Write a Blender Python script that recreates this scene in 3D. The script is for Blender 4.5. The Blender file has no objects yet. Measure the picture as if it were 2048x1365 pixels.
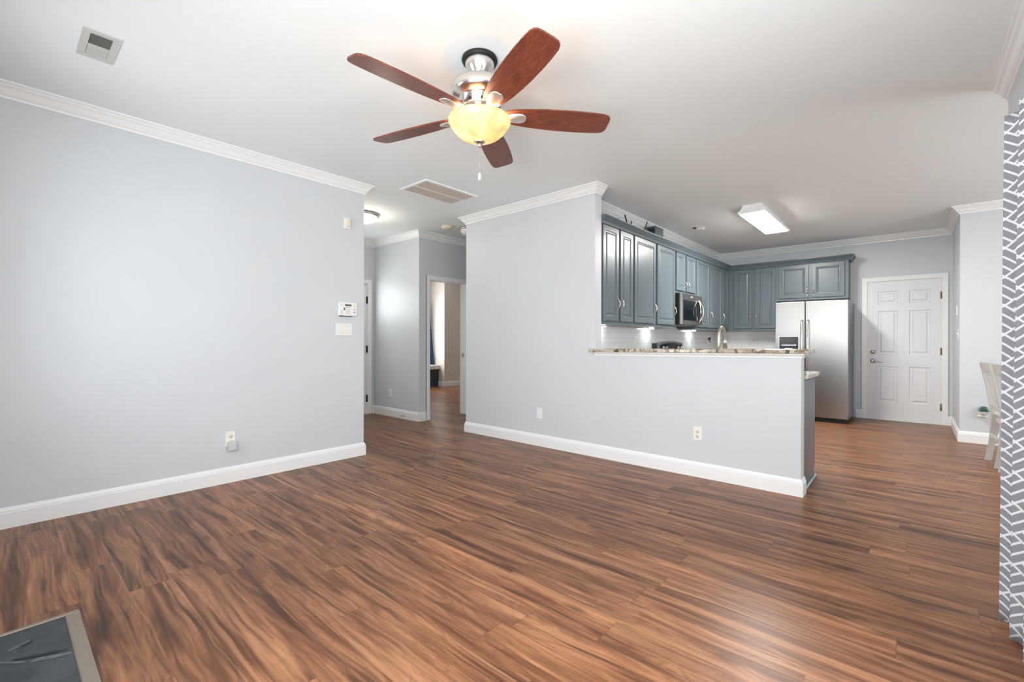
import bpy, bmesh, math, random
from mathutils import Vector, Matrix
random.seed(7)
S = bpy.context.scene
COL = S.collection
R = math.radians

# ------------------------------------------------------------------ camera
cam_d = bpy.data.cameras.new('camera')
cam = bpy.data.objects.new('camera', cam_d)
COL.objects.link(cam)
cam_d.sensor_width = 36.0
cam_d.sensor_fit = 'HORIZONTAL'
cam_d.lens = 912.06 / 2048 * 36.0
cam_d.clip_start = 0.02
cam.location = (0, 0, 1.15)
cam.rotation_euler = (Matrix.Rotation(R(41.436), 4, 'Z') @ Matrix.Rotation(R(90 - 0.034), 4, 'X') @ Matrix.Rotation(R(0.12), 4, 'Z')).to_euler()
S.camera = cam

# ------------------------------------------------------------------ world, light, exposure
S.view_settings.view_transform = 'Standard'
S.view_settings.look = 'None'
S.view_settings.exposure = 1.22
S.view_settings.gamma = 1.0
S.view_settings.use_curve_mapping = False
S.cycles.max_bounces = 10
S.cycles.diffuse_bounces = 6
S.cycles.glossy_bounces = 5
S.cycles.transmission_bounces = 6
S.cycles.transparent_max_bounces = 8
S.cycles.sample_clamp_indirect = 6.0
W = bpy.data.worlds.new('sky')
S.world = W
W.use_nodes = True
bg = W.node_tree.nodes['Background']
sky = W.node_tree.nodes.new('ShaderNodeTexSky')
sky.sky_type = 'HOSEK_WILKIE'
sky.sun_direction = (0.3, -0.5, 0.8)
sky.turbidity = 4.0
W.node_tree.links.new(sky.outputs[0], bg.inputs[0])
bg.inputs[1].default_value = 1.0


def area(name, loc, rot, sx, sy, power, col=(1, 1, 1), spread=180):
    d = bpy.data.lights.new(name, 'AREA')
    d.shape = 'RECTANGLE'
    d.size, d.size_y = sx, sy
    d.energy = power
    d.color = col
    d.spread = R(spread)
    o = bpy.data.objects.new(name, d)
    o.location = loc
    o.rotation_euler = rot
    COL.objects.link(o)
    return o


def point(name, loc, power, col, r=0.03):
    d = bpy.data.lights.new(name, 'POINT')
    d.energy = power
    d.color = col
    d.shadow_soft_size = r
    o = bpy.data.objects.new(name, d)
    o.location = loc
    COL.objects.link(o)
    return o


DAY = (0.95, 0.98, 1.0)
# daylight entering by the glass door, two unseen rear windows added for light, the dining window, the bedroom window
area('daylight_glass_door', (0.40, 1.35, 1.08), (0, R(90), 0), 1.9, 1.9, 17, DAY)
area('fill_light_rear', (-3.10, -0.40, 1.50), (R(-90), 0, R(180)), 0.85, 1.45, 6.2, DAY, 130)
area('fill_light_rear', (-0.55, -0.40, 1.50), (R(-90), 0, R(180)), 0.95, 1.45, 38, DAY)
area('daylight_dining', (3.17, 5.2, 1.40), (0, R(90), 0), 1.7, 1.6, 25, DAY)
area('daylight_dining', (1.95, 4.09, 1.45), (R(-90), 0, R(180)), 1.5, 1.5, 2, DAY)
area('daylight_bedroom', (-9.37, 6.35, 1.45), (0, R(-90), 0), 1.5, 1.3, 26, DAY)
area('daylight_front_door', (-6.38, 3.42, 1.76), (0, R(-90), 0), 0.5, 0.7, 3.0, DAY)


# ------------------------------------------------------------------ materials
def srgb(r, g, b):
    def f(c):
        c /= 255.0
        return c / 12.92 if c <= 0.04045 else ((c + 0.055) / 1.055) ** 2.4
    return (f(r), f(g), f(b), 1.0)


class NT:
    def __init__(s, name):
        s.m = bpy.data.materials.new(name)
        s.m.use_nodes = True
        s.n = s.m.node_tree.nodes
        s.l = s.m.node_tree.links
        s.b = s.n['Principled BSDF']

    def new(s, t, **kw):
        n = s.n.new('ShaderNode' + t)
        for k, v in kw.items():
            if k.startswith('i_'):
                n.inputs[k[2:].replace('_', ' ')].default_value = v
            else:
                setattr(n, k, v)
        return n

    def link(s, a, b):
        s.l.new(a, b)

    def math(s, op, a, b=None, c=None):
        n = s.n.new('ShaderNodeMath')
        n.operation = op
        for i, v in enumerate((a, b, c)):
            if v is None:
                continue
            if isinstance(v, (int, float)):
                n.inputs[i].default_value = v
            else:
                s.l.new(v, n.inputs[i])
        return n.outputs[0]

    def mix(s, fac, a, b, blend='MIX'):
        n = s.n.new('ShaderNodeMix')
        n.data_type = 'RGBA'
        n.blend_type = blend
        for sock, v in ((n.inputs[0], fac), (n.inputs[6], a), (n.inputs[7], b)):
            if isinstance(v, (int, float, tuple)):
                sock.default_value = v
            else:
                s.l.new(v, sock)
        return n.outputs[2]

    def ramp(s, fac, stops):
        n = s.n.new('ShaderNodeValToRGB')
        while len(n.color_ramp.elements) > 1:
            n.color_ramp.elements.remove(n.color_ramp.elements[-1])
        for i, (p, c) in enumerate(stops):
            e = n.color_ramp.elements[0] if i == 0 else n.color_ramp.elements.new(p)
            e.position = p
            e.color = c
        s.l.new(fac, n.inputs[0])
        return n.outputs[0]

    def bump(s, h, strength, dist=0.002):
        n = s.n.new('ShaderNodeBump')
        n.inputs['Strength'].default_value = strength
        n.inputs['Distance'].default_value = dist
        s.l.new(h, n.inputs['Height'])
        s.l.new(n.outputs[0], s.b.inputs['Normal'])

    def coord(s, which='Object'):
        return s.n.new('ShaderNodeTexCoord').outputs[which]


def plain(name, col, rough=0.5, metal=0.0, noise=0.0, nscale=40, spec=0.5, bump=0.0):
    t = NT(name)
    t.b.inputs['Roughness'].default_value = rough
    t.b.inputs['Metallic'].default_value = metal
    t.b.inputs['Specular IOR Level'].default_value = spec
    nz = t.new('TexNoise')
    nz.inputs['Scale'].default_value = nscale
    nz.inputs['Detail'].default_value = 4
    t.link(t.coord(), nz.inputs['Vector'])
    dark = tuple(c * (1 - noise) for c in col[:3]) + (1,)
    lite = tuple(min(1, c * (1 + noise)) for c in col[:3]) + (1,)
    t.link(t.ramp(nz.outputs['Fac'], [(0.3, dark), (0.7, lite)]), t.b.inputs['Base Color'])
    if bump:
        t.bump(nz.outputs['Fac'], bump, 0.001)
    return t.m


def emit(name, col, strength):
    t = NT(name)
    t.b.inputs['Base Color'].default_value = col
    t.b.inputs['Emission Color'].default_value = col
    t.b.inputs['Emission Strength'].default_value = strength
    return t.m


M = {}
M['wall'] = plain('wall_paint', srgb(211, 215, 218), 0.42, noise=0.012, nscale=3, bump=0.03)
M['wall_bed'] = plain('bedroom_warm_light_paint', srgb(220, 212, 204), 0.5, noise=0.01, nscale=3)  # beige puts the bedroom's warm light into the wall colour
M['ceiling'] = plain('ceiling_paint', srgb(241, 246, 246), 0.8, noise=0.01, nscale=60, bump=0.05)
M['trim'] = plain('trim_paint', srgb(243, 244, 243), 0.3, noise=0.008, nscale=6)
M['door'] = plain('door_paint', srgb(232, 234, 236), 0.35, noise=0.012, nscale=5)
M['cab'] = plain('cabinet_paint', srgb(98, 109, 115), 0.32, noise=0.04, nscale=4)
M['plate'] = plain('white_plastic', srgb(240, 240, 236), 0.35)
M['ivory'] = plain('ivory_plastic', srgb(233, 222, 196), 0.4)
M['greyplastic'] = plain('grey_plastic', srgb(205, 206, 202), 0.45)
M['dark'] = plain('dark_slot', srgb(28, 28, 30), 0.6)
M['black'] = plain('black_enamel', srgb(14, 15, 18), 0.18)
M['blackmatte'] = plain('black_matte', srgb(24, 24, 26), 0.55)
M['nickel'] = plain('brushed_nickel', srgb(205, 198, 188), 0.28, 1.0, 0.06, 90)
M['chrome'] = plain('bright_nickel', srgb(226, 223, 218), 0.24, 1.0)
M['satin'] = plain('satin_nickel', srgb(232, 228, 222), 0.42, 0.85)
M['bronze'] = plain('dark_hinge_metal', srgb(70, 62, 52), 0.4, 0.9)
M['brass'] = plain('aged_brass', srgb(120, 100, 66), 0.35, 1.0)
M['glassdark'] = plain('dark_oven_glass', srgb(20, 24, 28), 0.06)
M['chair'] = plain('chair_paint', srgb(202, 201, 196), 0.4, noise=0.02, nscale=8)
M['cushion'] = plain('seat_cushion_fabric', srgb(226, 221, 212), 0.9, noise=0.03, nscale=80)
M['navy'] = plain('navy_paint', srgb(52, 62, 76), 0.45, noise=0.05)
M['blue'] = plain('blue_cloth', srgb(44, 78, 122), 0.8, noise=0.12, nscale=30)
M['leaf'] = plain('succulent_leaf', srgb(70, 112, 98), 0.55, noise=0.3, nscale=60)
M['pot'] = plain('pale_pot', srgb(196, 188, 182), 0.4, noise=0.05)
M['bluegrey'] = plain('blue_grey_box', srgb(92, 100, 108), 0.6, noise=0.06)
M['lampwarm'] = emit('lamp_glass_lit', (1.0, 0.93, 0.80, 1), 3.0)
M['lampoff'] = plain('frosted_glass', srgb(232, 230, 222), 0.3)
M['tube'] = emit('diffuser_lit', (1.0, 0.98, 0.93, 1), 37)
M['led'] = emit('led_lit', (0.95, 0.98, 1.0, 1), 80.0)
M['screen'] = plain('lcd_screen', srgb(70, 80, 78), 0.2)
M['red'] = plain('red_button', srgb(196, 150, 156), 0.5)


def m_glass():
    t = NT('window_glass')
    n, l = t.n, t.l
    tr = n.new('ShaderNodeBsdfTransparent')
    gl = n.new('ShaderNodeBsdfGlossy')
    gl.inputs['Roughness'].default_value = 0.02
    fr = n.new('ShaderNodeFresnel')
    fr.inputs['IOR'].default_value = 1.2
    mx = n.new('ShaderNodeMixShader')
    l.new(fr.outputs[0], mx.inputs[0])
    l.new(tr.outputs[0], mx.inputs[1])
    l.new(gl.outputs[0], mx.inputs[2])
    l.new(mx.outputs[0], n['Material Output'].inputs[0])
    return t.m


M['glass'] = m_glass()


def m_floor():
    t = NT('plank_floor')
    xyz = t.new('SeparateXYZ')
    t.link(t.coord(), xyz.inputs[0])
    x, y = xyz.outputs[0], xyz.outputs[1]
    row = t.math('FLOOR', t.math('DIVIDE', t.math('SUBTRACT', y, 0.566), 0.16))
    fy = t.math('FRACT', t.math('DIVIDE', t.math('SUBTRACT', y, 0.566), 0.16))
    wn = t.new('TexWhiteNoise', noise_dimensions='1D')
    t.link(row, wn.inputs['W'])
    xo = t.math('ADD', t.math('DIVIDE', x, 1.22), t.math('MULTIPLY', wn.outputs['Value'], 7.3))
    colid = t.math('FLOOR', xo)
    fx = t.math('FRACT', xo)
    cv = t.new('CombineXYZ')
    t.link(row, cv.inputs[0])
    t.link(colid, cv.inputs[1])
    w2 = t.new('TexWhiteNoise', noise_dimensions='2D')
    t.link(cv.outputs[0], w2.inputs['Vector'])
    pid = w2.outputs['Value']
    # grain space: long in x, shifted per plank
    gv = t.new('CombineXYZ')
    t.link(t.math('ADD', x, t.math('MULTIPLY', pid, 31.0)), gv.inputs[0])
    wp = t.new('Mapping')
    wp.inputs['Scale'].default_value = (1.6, 5.0, 1)
    t.link(t.coord(), wp.inputs[0])
    wz = t.new('TexNoise', noise_dimensions='4D', i_Scale=1.0, i_Detail=2.0)
    t.link(wp.outputs[0], wz.inputs['Vector'])
    t.link(t.math('MULTIPLY', pid, 40.0), wz.inputs['W'])
    yw = t.math('ADD', y, t.math('MULTIPLY', t.math('SUBTRACT', wz.outputs['Fac'], 0.5), 0.085))
    t.link(t.math('ADD', yw, t.math('MULTIPLY', pid, 17.0)), gv.inputs[1])
    t.link(t.math('MULTIPLY', pid, 9.0), gv.inputs[2])

    def noise(sx, sy, detail, rough, dist=0.0):
        mp = t.new('Mapping')
        mp.inputs['Scale'].default_value = (sx, sy, 1)
        t.link(gv.outputs[0], mp.inputs[0])
        nz = t.new('TexNoise')
        nz.inputs['Scale'].default_value = 1
        nz.inputs['Detail'].default_value = detail
        nz.inputs['Roughness'].default_value = rough
        nz.inputs['Distortion'].default_value = dist
        t.link(mp.outputs[0], nz.inputs['Vector'])
        return nz.outputs['Fac']
    broad = noise(1.1, 13, 3, 0.55, 0.9)
    fine = noise(3.0, 95, 4, 0.6, 0.3)
    # flowing figure: contour rings of a stretched field (cathedrals and eyes)
    fld = noise(1.7, 7.5, 2, 0.5, 1.3)
    rings = t.math('FRACT', t.math('MULTIPLY', fld, 8.0))
    rings = t.math('ABSOLUTE', t.math('SUBTRACT', t.math('MULTIPLY', rings, 2.0), 1.0))
    base = t.ramp(broad, [(0.26, srgb(74, 46, 32)), (0.40, srgb(112, 73, 50)), (0.54, srgb(148, 102, 73)), (0.72, srgb(178, 128, 93))])
    c = t.mix(t.math('MULTIPLY', t.math('POWER', rings, 2.0), 0.42), base, srgb(104, 64, 44))
    c = t.mix(t.ramp(fine, [(0.44, (0, 0, 0, 1)), (0.66, (0.55, 0.55, 0.55, 1))]), c, srgb(84, 51, 35))
    c = t.mix(t.ramp(noise(1.3, 22, 2, 0.5, 0.6), [(0.57, (0, 0, 0, 1)), (0.70, (0.75, 0.75, 0.75, 1))]), c, srgb(54, 33, 24))
    c = t.mix(t.ramp(noise(0.9, 30, 2, 0.5, 0.5), [(0.53, (0, 0, 0, 1)), (0.72, (0.45, 0.45, 0.45, 1))]), c, srgb(190, 138, 100))
    # knots: sparse dark eyes
    mp = t.new('Mapping')
    mp.inputs['Scale'].default_value = (2.1, 6.5, 1)
    t.link(gv.outputs[0], mp.inputs[0])
    vo = t.new('TexVoronoi')
    vo.inputs['Scale'].default_value = 1.0
    t.link(mp.outputs[0], vo.inputs['Vector'])
    c = t.mix(t.ramp(vo.outputs['Distance'], [(0.03, (0.75, 0.75, 0.75, 1)), (0.17, (0, 0, 0, 1))]), c, srgb(66, 42, 32))
    tint = t.ramp(pid, [(0, (0.80, 0.79, 0.78, 1)), (0.5, (1, 1, 1, 1)), (1, (1.12, 1.09, 1.05, 1))])
    c = t.mix(1.0, c, tint, 'MULTIPLY')
    # seams
    ey = t.math('MINIMUM', fy, t.math('SUBTRACT', 1.0, fy))
    ex = t.math('MINIMUM', fx, t.math('SUBTRACT', 1.0, fx))
    seam = t.math('MAXIMUM', t.math('LESS_THAN', ey, 0.004), t.math('LESS_THAN', ex, 0.0012))
    c = t.mix(t.math('MULTIPLY', seam, 0.4), c, srgb(54, 34, 26))
    t.link(c, t.b.inputs['Base Color'])
    t.link(t.math('ADD', 0.26, t.math('MULTIPLY', fine, 0.16)), t.b.inputs['Roughness'])
    t.b.inputs['Specular IOR Level'].default_value = 0.22
    t.bump(t.math('SUBTRACT', fine, t.math('MULTIPLY', seam, 0.7)), 0.12, 0.001)
    return t.m


M['floor'] = m_floor()


def m_blade():
    t = NT('blade_wood')
    mp = t.new('Mapping')
    mp.inputs['Scale'].default_value = (2.2, 12, 1)
    t.link(t.coord(), mp.inputs[0])
    nz = t.new('TexNoise', i_Scale=1.0, i_Detail=3.0, i_Distortion=1.2)
    t.link(mp.outputs[0], nz.inputs['Vector'])
    rg = t.math('ABSOLUTE', t.math('SUBTRACT', t.math('MULTIPLY', t.math('FRACT', t.math('MULTIPLY', nz.outputs['Fac'], 8.0)), 2), 1))
    mp2 = t.new('Mapping')
    mp2.inputs['Scale'].default_value = (8, 190, 8)
    t.link(t.coord(), mp2.inputs[0])
    n2 = t.new('TexNoise', i_Scale=1.0, i_Detail=3.0)
    t.link(mp2.outputs[0], n2.inputs['Vector'])
    c = t.mix(t.math('MULTIPLY', rg, 0.6), srgb(132, 70, 48), srgb(92, 42, 31))
    c = t.mix(t.ramp(n2.outputs['Fac'], [(0.45, (0, 0, 0, 1)), (0.7, (0.6, 0.6, 0.6, 1))]), c, srgb(74, 30, 24))
    t.link(c, t.b.inputs['Base Color'])
    t.b.inputs['Roughness'].default_value = 0.35
    return t.m


M['blade'] = m_blade()


def m_granite():
    t = NT('granite')
    v = t.new('TexVoronoi', i_Scale=26.0)
    co = t.coord()
    nz = t.new('TexNoise', i_Scale=9.0, i_Detail=6.0, i_Distortion=2.2)
    t.link(co, nz.inputs['Vector'])
    wv = t.new('VectorMath', operation='ADD')
    sc = t.new('VectorMath', operation='SCALE')
    sc.inputs['Scale'].default_value = 0.12
    t.link(nz.outputs['Color'], sc.inputs[0])
    t.link(co, wv.inputs[0])
    t.link(sc.outputs[0], wv.inputs[1])
    t.link(wv.outputs[0], v.inputs['Vector'])
    c = t.ramp(v.outputs['Color'], [(0.0, srgb(70, 60, 54)), (0.25, srgb(150, 134, 112)), (0.5, srgb(206, 196, 178)), (0.75, srgb(178, 168, 156)), (1.0, srgb(226, 220, 208))])
    c = t.mix(t.ramp(nz.outputs['Fac'], [(0.52, (0, 0, 0, 1)), (0.66, (0.8, 0.8, 0.8, 1))]), c, srgb(92, 80, 66))
    t.link(c, t.b.inputs['Base Color'])
    t.b.inputs['Roughness'].default_value = 0.12
    return t.m


M['granite'] = m_granite()


def m_tile():
    t = NT('backsplash_tile')
    xyz = t.new('SeparateXYZ')
    t.link(t.coord(), xyz.inputs[0])
    cv = t.new('CombineXYZ')
    t.link(t.math('ADD', xyz.outputs[0], xyz.outputs[1]), cv.inputs[0])
    t.link(xyz.outputs[2], cv.inputs[1])
    br = t.new('TexBrick')
    br.inputs['Scale'].default_value = 1.0
    br.inputs['Brick Width'].default_value = 0.20
    br.inputs['Row Height'].default_value = 0.066
    br.inputs['Mortar Size'].default_value = 0.002
    br.inputs['Color1'].default_value = srgb(242, 244, 244)
    br.inputs['Color2'].default_value = srgb(234, 238, 238)
    br.inputs['Mortar'].default_value = srgb(212, 216, 216)
    t.link(cv.outputs[0], br.inputs['Vector'])
    t.link(br.outputs['Color'], t.b.inputs['Base Color'])
    t.b.inputs['Roughness'].default_value = 0.12
    t.bump(t.math('SUBTRACT', 1.0, br.outputs['Fac']), 0.4, 0.001)
    return t.m


M['tile'] = m_tile()


def m_steel(name, col, vertical=True):
    t = NT(name)
    mp = t.new('Mapping')
    mp.inputs['Scale'].default_value = (260, 260, 2)
    t.link(t.coord(), mp.inputs[0])
    nz = t.new('TexNoise', i_Scale=1.0, i_Detail=2.0)
    t.link(mp.outputs[0], nz.inputs['Vector'])
    t.b.inputs['Base Color'].default_value = col
    t.b.inputs['Metallic'].default_value = 1.0
    t.link(t.math('ADD', 0.26, t.math('MULTIPLY', nz.outputs['Fac'], 0.10)), t.b.inputs['Roughness'])
    t.b.inputs['Anisotropic'].default_value = 0.5
    return t.m


M['steel'] = m_steel('stainless_steel', srgb(170, 169, 166))
M['steeldark'] = m_steel('stainless_steel_dark', srgb(128, 130, 134))


def m_curtain():
    t = NT('curtain_cloth')
    xyz = t.new('SeparateXYZ')
    t.link(t.coord('UV'), xyz.inputs[0])
    s, z = xyz.outputs[0], xyz.outputs[1]
    p = t.math('ADD', t.math('DIVIDE', s, 0.155), t.math('DIVIDE', z, 0.118))
    q = t.math('SUBTRACT', t.math('DIVIDE', s, 0.155), t.math('DIVIDE', z, 0.118))
    fp, fq = t.math('FRACT', p), t.math('FRACT', q)
    ch = t.math('MODULO', t.math('ABSOLUTE', t.math('ADD', t.math('FLOOR', p), t.math('FLOOR', q))), 2.0)
    ch = t.math('GREATER_THAN', ch, 0.5)
    sel = ch
    cc = t.math('ADD', t.math('MULTIPLY', fp, sel), t.math('MULTIPLY', fq, t.math('SUBTRACT', 1.0, sel)))
    ln = t.math('LESS_THAN', t.math('FRACT', t.math('MULTIPLY', cc, 3.0)), 0.25)
    b1 = t.math('LESS_THAN', fp, 0.085)
    b2 = t.math('LESS_THAN', fq, 0.085)
    w = t.math('MAXIMUM', ln, t.math('MAXIMUM', b1, b2))
    wv = t.new('TexNoise', i_Scale=700.0)
    t.link(t.coord('UV'), wv.inputs['Vector'])
    grey = t.mix(t.math('MULTIPLY', wv.outputs['Fac'], 0.5), srgb(148, 148, 154), srgb(172, 172, 177))
    c = t.mix(w, grey, srgb(236, 238, 240))
    t.link(c, t.b.inputs['Base Color'])
    t.b.inputs['Roughness'].default_value = 0.9
    t.b.inputs['Specular IOR Level'].default_value = 0.1
    # thin cloth: lets some daylight through
    tl = t.n.new('ShaderNodeBsdfTranslucent')
    t.link(c, tl.inputs[0])
    mx = t.n.new('ShaderNodeMixShader')
    mx.inputs[0].default_value = 0.25
    t.link(t.b.outputs[0], mx.inputs[1])
    t.link(tl.outputs[0], mx.inputs[2])
    t.link(mx.outputs[0], t.n['Material Output'].inputs[0])
    return t.m


M['curtain'] = m_curtain()


def m_slate():
    t = NT('cleft_slate')
    co = t.coord()
    nz = t.new('TexNoise', i_Scale=7.0, i_Detail=8.0, i_Roughness=0.6)
    t.link(co, nz.inputs['Vector'])
    c = t.ramp(nz.outputs['Fac'], [(0.3, srgb(46, 50, 54)), (0.7, srgb(72, 77, 80))])
    n2 = t.new('TexNoise', i_Scale=120.0)
    t.link(co, n2.inputs['Vector'])
    c = t.mix(t.ramp(n2.outputs['Fac'], [(0.68, (0, 0, 0, 1)), (0.75, (0.6, 0.6, 0.6, 1))]), c, srgb(150, 154, 156))
    t.link(c, t.b.inputs['Base Color'])
    t.b.inputs['Roughness'].default_value = 0.5
    t.bump(nz.outputs['Fac'], 0.5, 0.01)
    return t.m


M['slate'] = m_slate()
M['cleft'] = plain('slate_cleft_edge', srgb(98, 103, 106), 0.5, noise=0.3, nscale=60)
M['hearthtrim'] = plain('hearth_trim_metal', srgb(142, 130, 118), 0.35, 0.3, noise=0.05, nscale=40)


def m_bowl():
    # alabaster glass shade: bulbs inside shine through it
    t = NT('alabaster_glass')
    n, l = t.n, t.l
    nz = t.new('TexNoise', i_Scale=5.0, i_Detail=3.0, i_Distortion=3.5)
    t.link(t.coord(), nz.inputs['Vector'])
    c = t.ramp(nz.outputs['Fac'], [(0.36, (0.62, 0.30, 0.09, 1)), (0.62, (1.0, 0.74, 0.42, 1))])
    tl = n.new('ShaderNodeBsdfTranslucent')
    l.new(c, tl.inputs[0])
    em = n.new('ShaderNodeEmission')
    l.new(c, em.inputs[0])
    em.inputs[1].default_value = 0.14
    t.b.inputs['Roughness'].default_value = 0.2
    t.b.inputs['Base Color'].default_value = (0.72, 0.52, 0.32, 1)
    m1 = n.new('ShaderNodeMixShader')
    m1.inputs[0].default_value = 0.21
    l.new(t.b.outputs[0], m1.inputs[1])
    l.new(tl.outputs[0], m1.inputs[2])
    ad = n.new('ShaderNodeAddShader')
    l.new(m1.outputs[0], ad.inputs[0])
    l.new(em.outputs[0], ad.inputs[1])
    l.new(ad.outputs[0], n['Material Output'].inputs[0])
    return t.m


M['bowl'] = m_bowl()


# ------------------------------------------------------------------ mesh helpers
class MB:
    """collects shapes, then links them as one mesh object"""

    def __init__(s, T=None):
        s.v, s.f, s.sm, s.uv = [], [], [], None
        s.T = T or Matrix.Identity(4)

    def add(s, vs, fs, smooth=False):
        o = len(s.v)
        s.v += [s.T @ Vector(p) for p in vs]
        s.f += [tuple(i + o for i in f) for f in fs]
        s.sm += [smooth] * len(fs)
        return s

    def box(s, x0, x1, y0, y1, z0, z1, b=0.0):
        if x0 > x1: x0, x1 = x1, x0
        if y0 > y1: y0, y1 = y1, y0
        if z0 > z1: z0, z1 = z1, z0
        if b <= 0:
            vs = [(x, y, z) for z in (z0, z1) for x, y in ((x0, y0), (x1, y0), (x1, y1), (x0, y1))]
            return s.add(vs, [(3, 2, 1, 0), (4, 5, 6, 7), (0, 1, 5, 4), (1, 2, 6, 5), (2, 3, 7, 6), (3, 0, 4, 7)])
        bm = bmesh.new()
        bmesh.ops.create_cube(bm, size=1)
        for v in bm.verts:
            v.co = Vector(((x0 + x1) / 2 + v.co.x * (x1 - x0), (y0 + y1) / 2 + v.co.y * (y1 - y0), (z0 + z1) / 2 + v.co.z * (z1 - z0)))
        bmesh.ops.bevel(bm, geom=list(bm.edges), offset=b, segments=2, affect='EDGES', profile=0.5)
        bm.verts.index_update()
        s.add([v.co.copy() for v in bm.verts], [tuple(v.index for v in f.verts) for f in bm.faces])
        bm.free()
        return s

    def cyl(s, p0, p1, r0, r1=None, n=20, cap=True):
        r1 = r0 if r1 is None else r1
        p0, p1 = Vector(p0), Vector(p1)
        d = (p1 - p0).normalized()
        a = d.orthogonal().normalized()
        b = d.cross(a)
        vs = []
        for p, r in ((p0, r0), (p1, r1)):
            vs += [p + a * (r * math.cos(2 * math.pi * i / n)) + b * (r * math.sin(2 * math.pi * i / n)) for i in range(n)]
        s.add(vs, [(i, (i + 1) % n, n + (i + 1) % n, n + i) for i in range(n)], True)
        if cap:
            s.add(vs[:n], [tuple(range(n - 1, -1, -1))])
            s.add(vs[n:], [tuple(range(n))])
        return s

    def lathe(s, prof, c=(0, 0, 0), n=40, axis='Z'):
        vs, fs = [], []
        for r, z in prof:
            for i in range(n):
                a = 2 * math.pi * i / n
                p = (r * math.cos(a), r * math.sin(a), z)
                if axis == 'X': p = (p[2], p[0], p[1])
                if axis == 'Y': p = (p[0], p[2], p[1])
                vs.append((p[0] + c[0], p[1] + c[1], p[2] + c[2]))
        for k in range(len(prof) - 1):
            for i in range(n):
                j = (i + 1) % n
                fs.append((k * n + i, k * n + j, (k + 1) * n + j, (k + 1) * n + i))
        return s.add(vs, fs, True)

    def tube(s, pts, r, n=10):
        pts = [Vector(p) for p in pts]
        rs = r if isinstance(r, (list, tuple)) else [r] * len(pts)
        vs, fs = [], []
        up = None
        for k, p in enumerate(pts):
            d = (pts[min(k + 1, len(pts) - 1)] - pts[max(k - 1, 0)]).normalized()
            if up is None: up = d.orthogonal().normalized()
            up = (up - d * up.dot(d)).normalized()
            b = d.cross(up)
            vs += [p + up * (rs[k] * math.cos(2 * math.pi * i / n)) + b * (rs[k] * math.sin(2 * math.pi * i / n)) for i in range(n)]
        for k in range(len(pts) - 1):
            for i in range(n):
                j = (i + 1) % n
                fs.append((k * n + i, k * n + j, (k + 1) * n + j, (k + 1) * n + i))
        s.add(vs, fs, True)
        s.add(vs[:n], [tuple(range(n - 1, -1, -1))])
        s.add(vs[-n:], [tuple(range(n))])
        return s

    def prism(s, poly, z0, z1):
        """poly: [(x,y)]; z0/z1 numbers or functions of x"""
        n = len(poly)
        g = lambda z, x: z(x) if callable(z) else z
        vs = [(x, y, g(z0, x)) for x, y in poly] + [(x, y, g(z1, x)) for x, y in poly]
        return s.add(vs, [tuple(range(n - 1, -1, -1)), tuple(range(n, 2 * n))] + [(i, (i + 1) % n, n + (i + 1) % n, n + i) for i in range(n)])

    def sweep(s, path, prof, smooth=False):
        """profile [(offset to the right of the path, z)] along plan path, mitred"""
        P = [Vector((p[0], p[1])) for p in path]
        nor = []
        for a, b in zip(P[:-1], P[1:]):
            d = (b - a).normalized()
            nor.append(Vector((d.y, -d.x)))
        rows = []
        for k, p in enumerate(P):
            if k == 0: m = nor[0]
            elif k == len(P) - 1: m = nor[-1]
            else:
                m = nor[k - 1] + nor[k]
                m = m / (1 + nor[k - 1].dot(nor[k]))
            rows.append([(p.x + m.x * o, p.y + m.y * o, z) for o, z in prof])
        n = len(prof)
        vs = [v for r in rows for v in r]
        fs = []
        for k in range(len(P) - 1):
            for i in range(n):
                j = (i + 1) % n
                fs.append((k * n + i, (k + 1) * n + i, (k + 1) * n + j, k * n + j))
        s.add(vs, fs, smooth)
        s.add(rows[0], [tuple(range(n))])
        s.add(rows[-1], [tuple(range(n - 1, -1, -1))])
        return s

    def rings(s, x0, x1, z0, z1, steps):
        """concentric rectangles in the xz plane; steps = [(inset, y)], last one closed"""
        vs, fs = [], []
        for i, y in steps:
            vs += [(x0 + i, y, z0 + i), (x1 - i, y, z0 + i), (x1 - i, y, z1 - i), (x0 + i, y, z1 - i)]
        for k in range(len(steps) - 1):
            for i in range(4):
                j = (i + 1) % 4
                fs.append((k * 4 + i, k * 4 + j, (k + 1) * 4 + j, (k + 1) * 4 + i))
        L = (len(steps) - 1) * 4
        fs.append((L, L + 1, L + 2, L + 3))
        return s.add(vs, fs)

    def build(s, name, mat, parent=None, smooth=None, fix=True):
        base = Vector((0, 0, 0))
        if parent is not None:
            base = ORG.get(parent.name, Vector((0, 0, 0)))
        me = bpy.data.meshes.new(name)
        me.from_pydata([tuple(v - base) for v in s.v], [], s.f)
        me.polygons.foreach_set('use_smooth', s.sm)
        me.materials.append(mat)
        if fix:
            bm = bmesh.new()
            bm.from_mesh(me)
            bmesh.ops.remove_doubles(bm, verts=list(bm.verts), dist=1e-6)
            bmesh.ops.recalc_face_normals(bm, faces=list(bm.faces))
            bm.to_mesh(me)
            bm.free()
        o = bpy.data.objects.new(name, me)
        COL.objects.link(o)
        if parent is not None:
            o.parent = parent
        ORG[o.name] = base
        return o


ORG = {}


def tag(o, label, cat, group=None):
    o['label'] = label
    o['category'] = cat
    if group: o['group'] = group
    return o


def thing(name, label, cat, loc, group=None, rz=0.0):
    o = bpy.data.objects.new(name, None)
    o.location = loc
    o.rotation_euler = (0, 0, rz)
    o.empty_display_size = 0.1
    COL.objects.link(o)
    ORG[o.name] = Vector(loc)
    return tag(o, label, cat, group)


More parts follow.
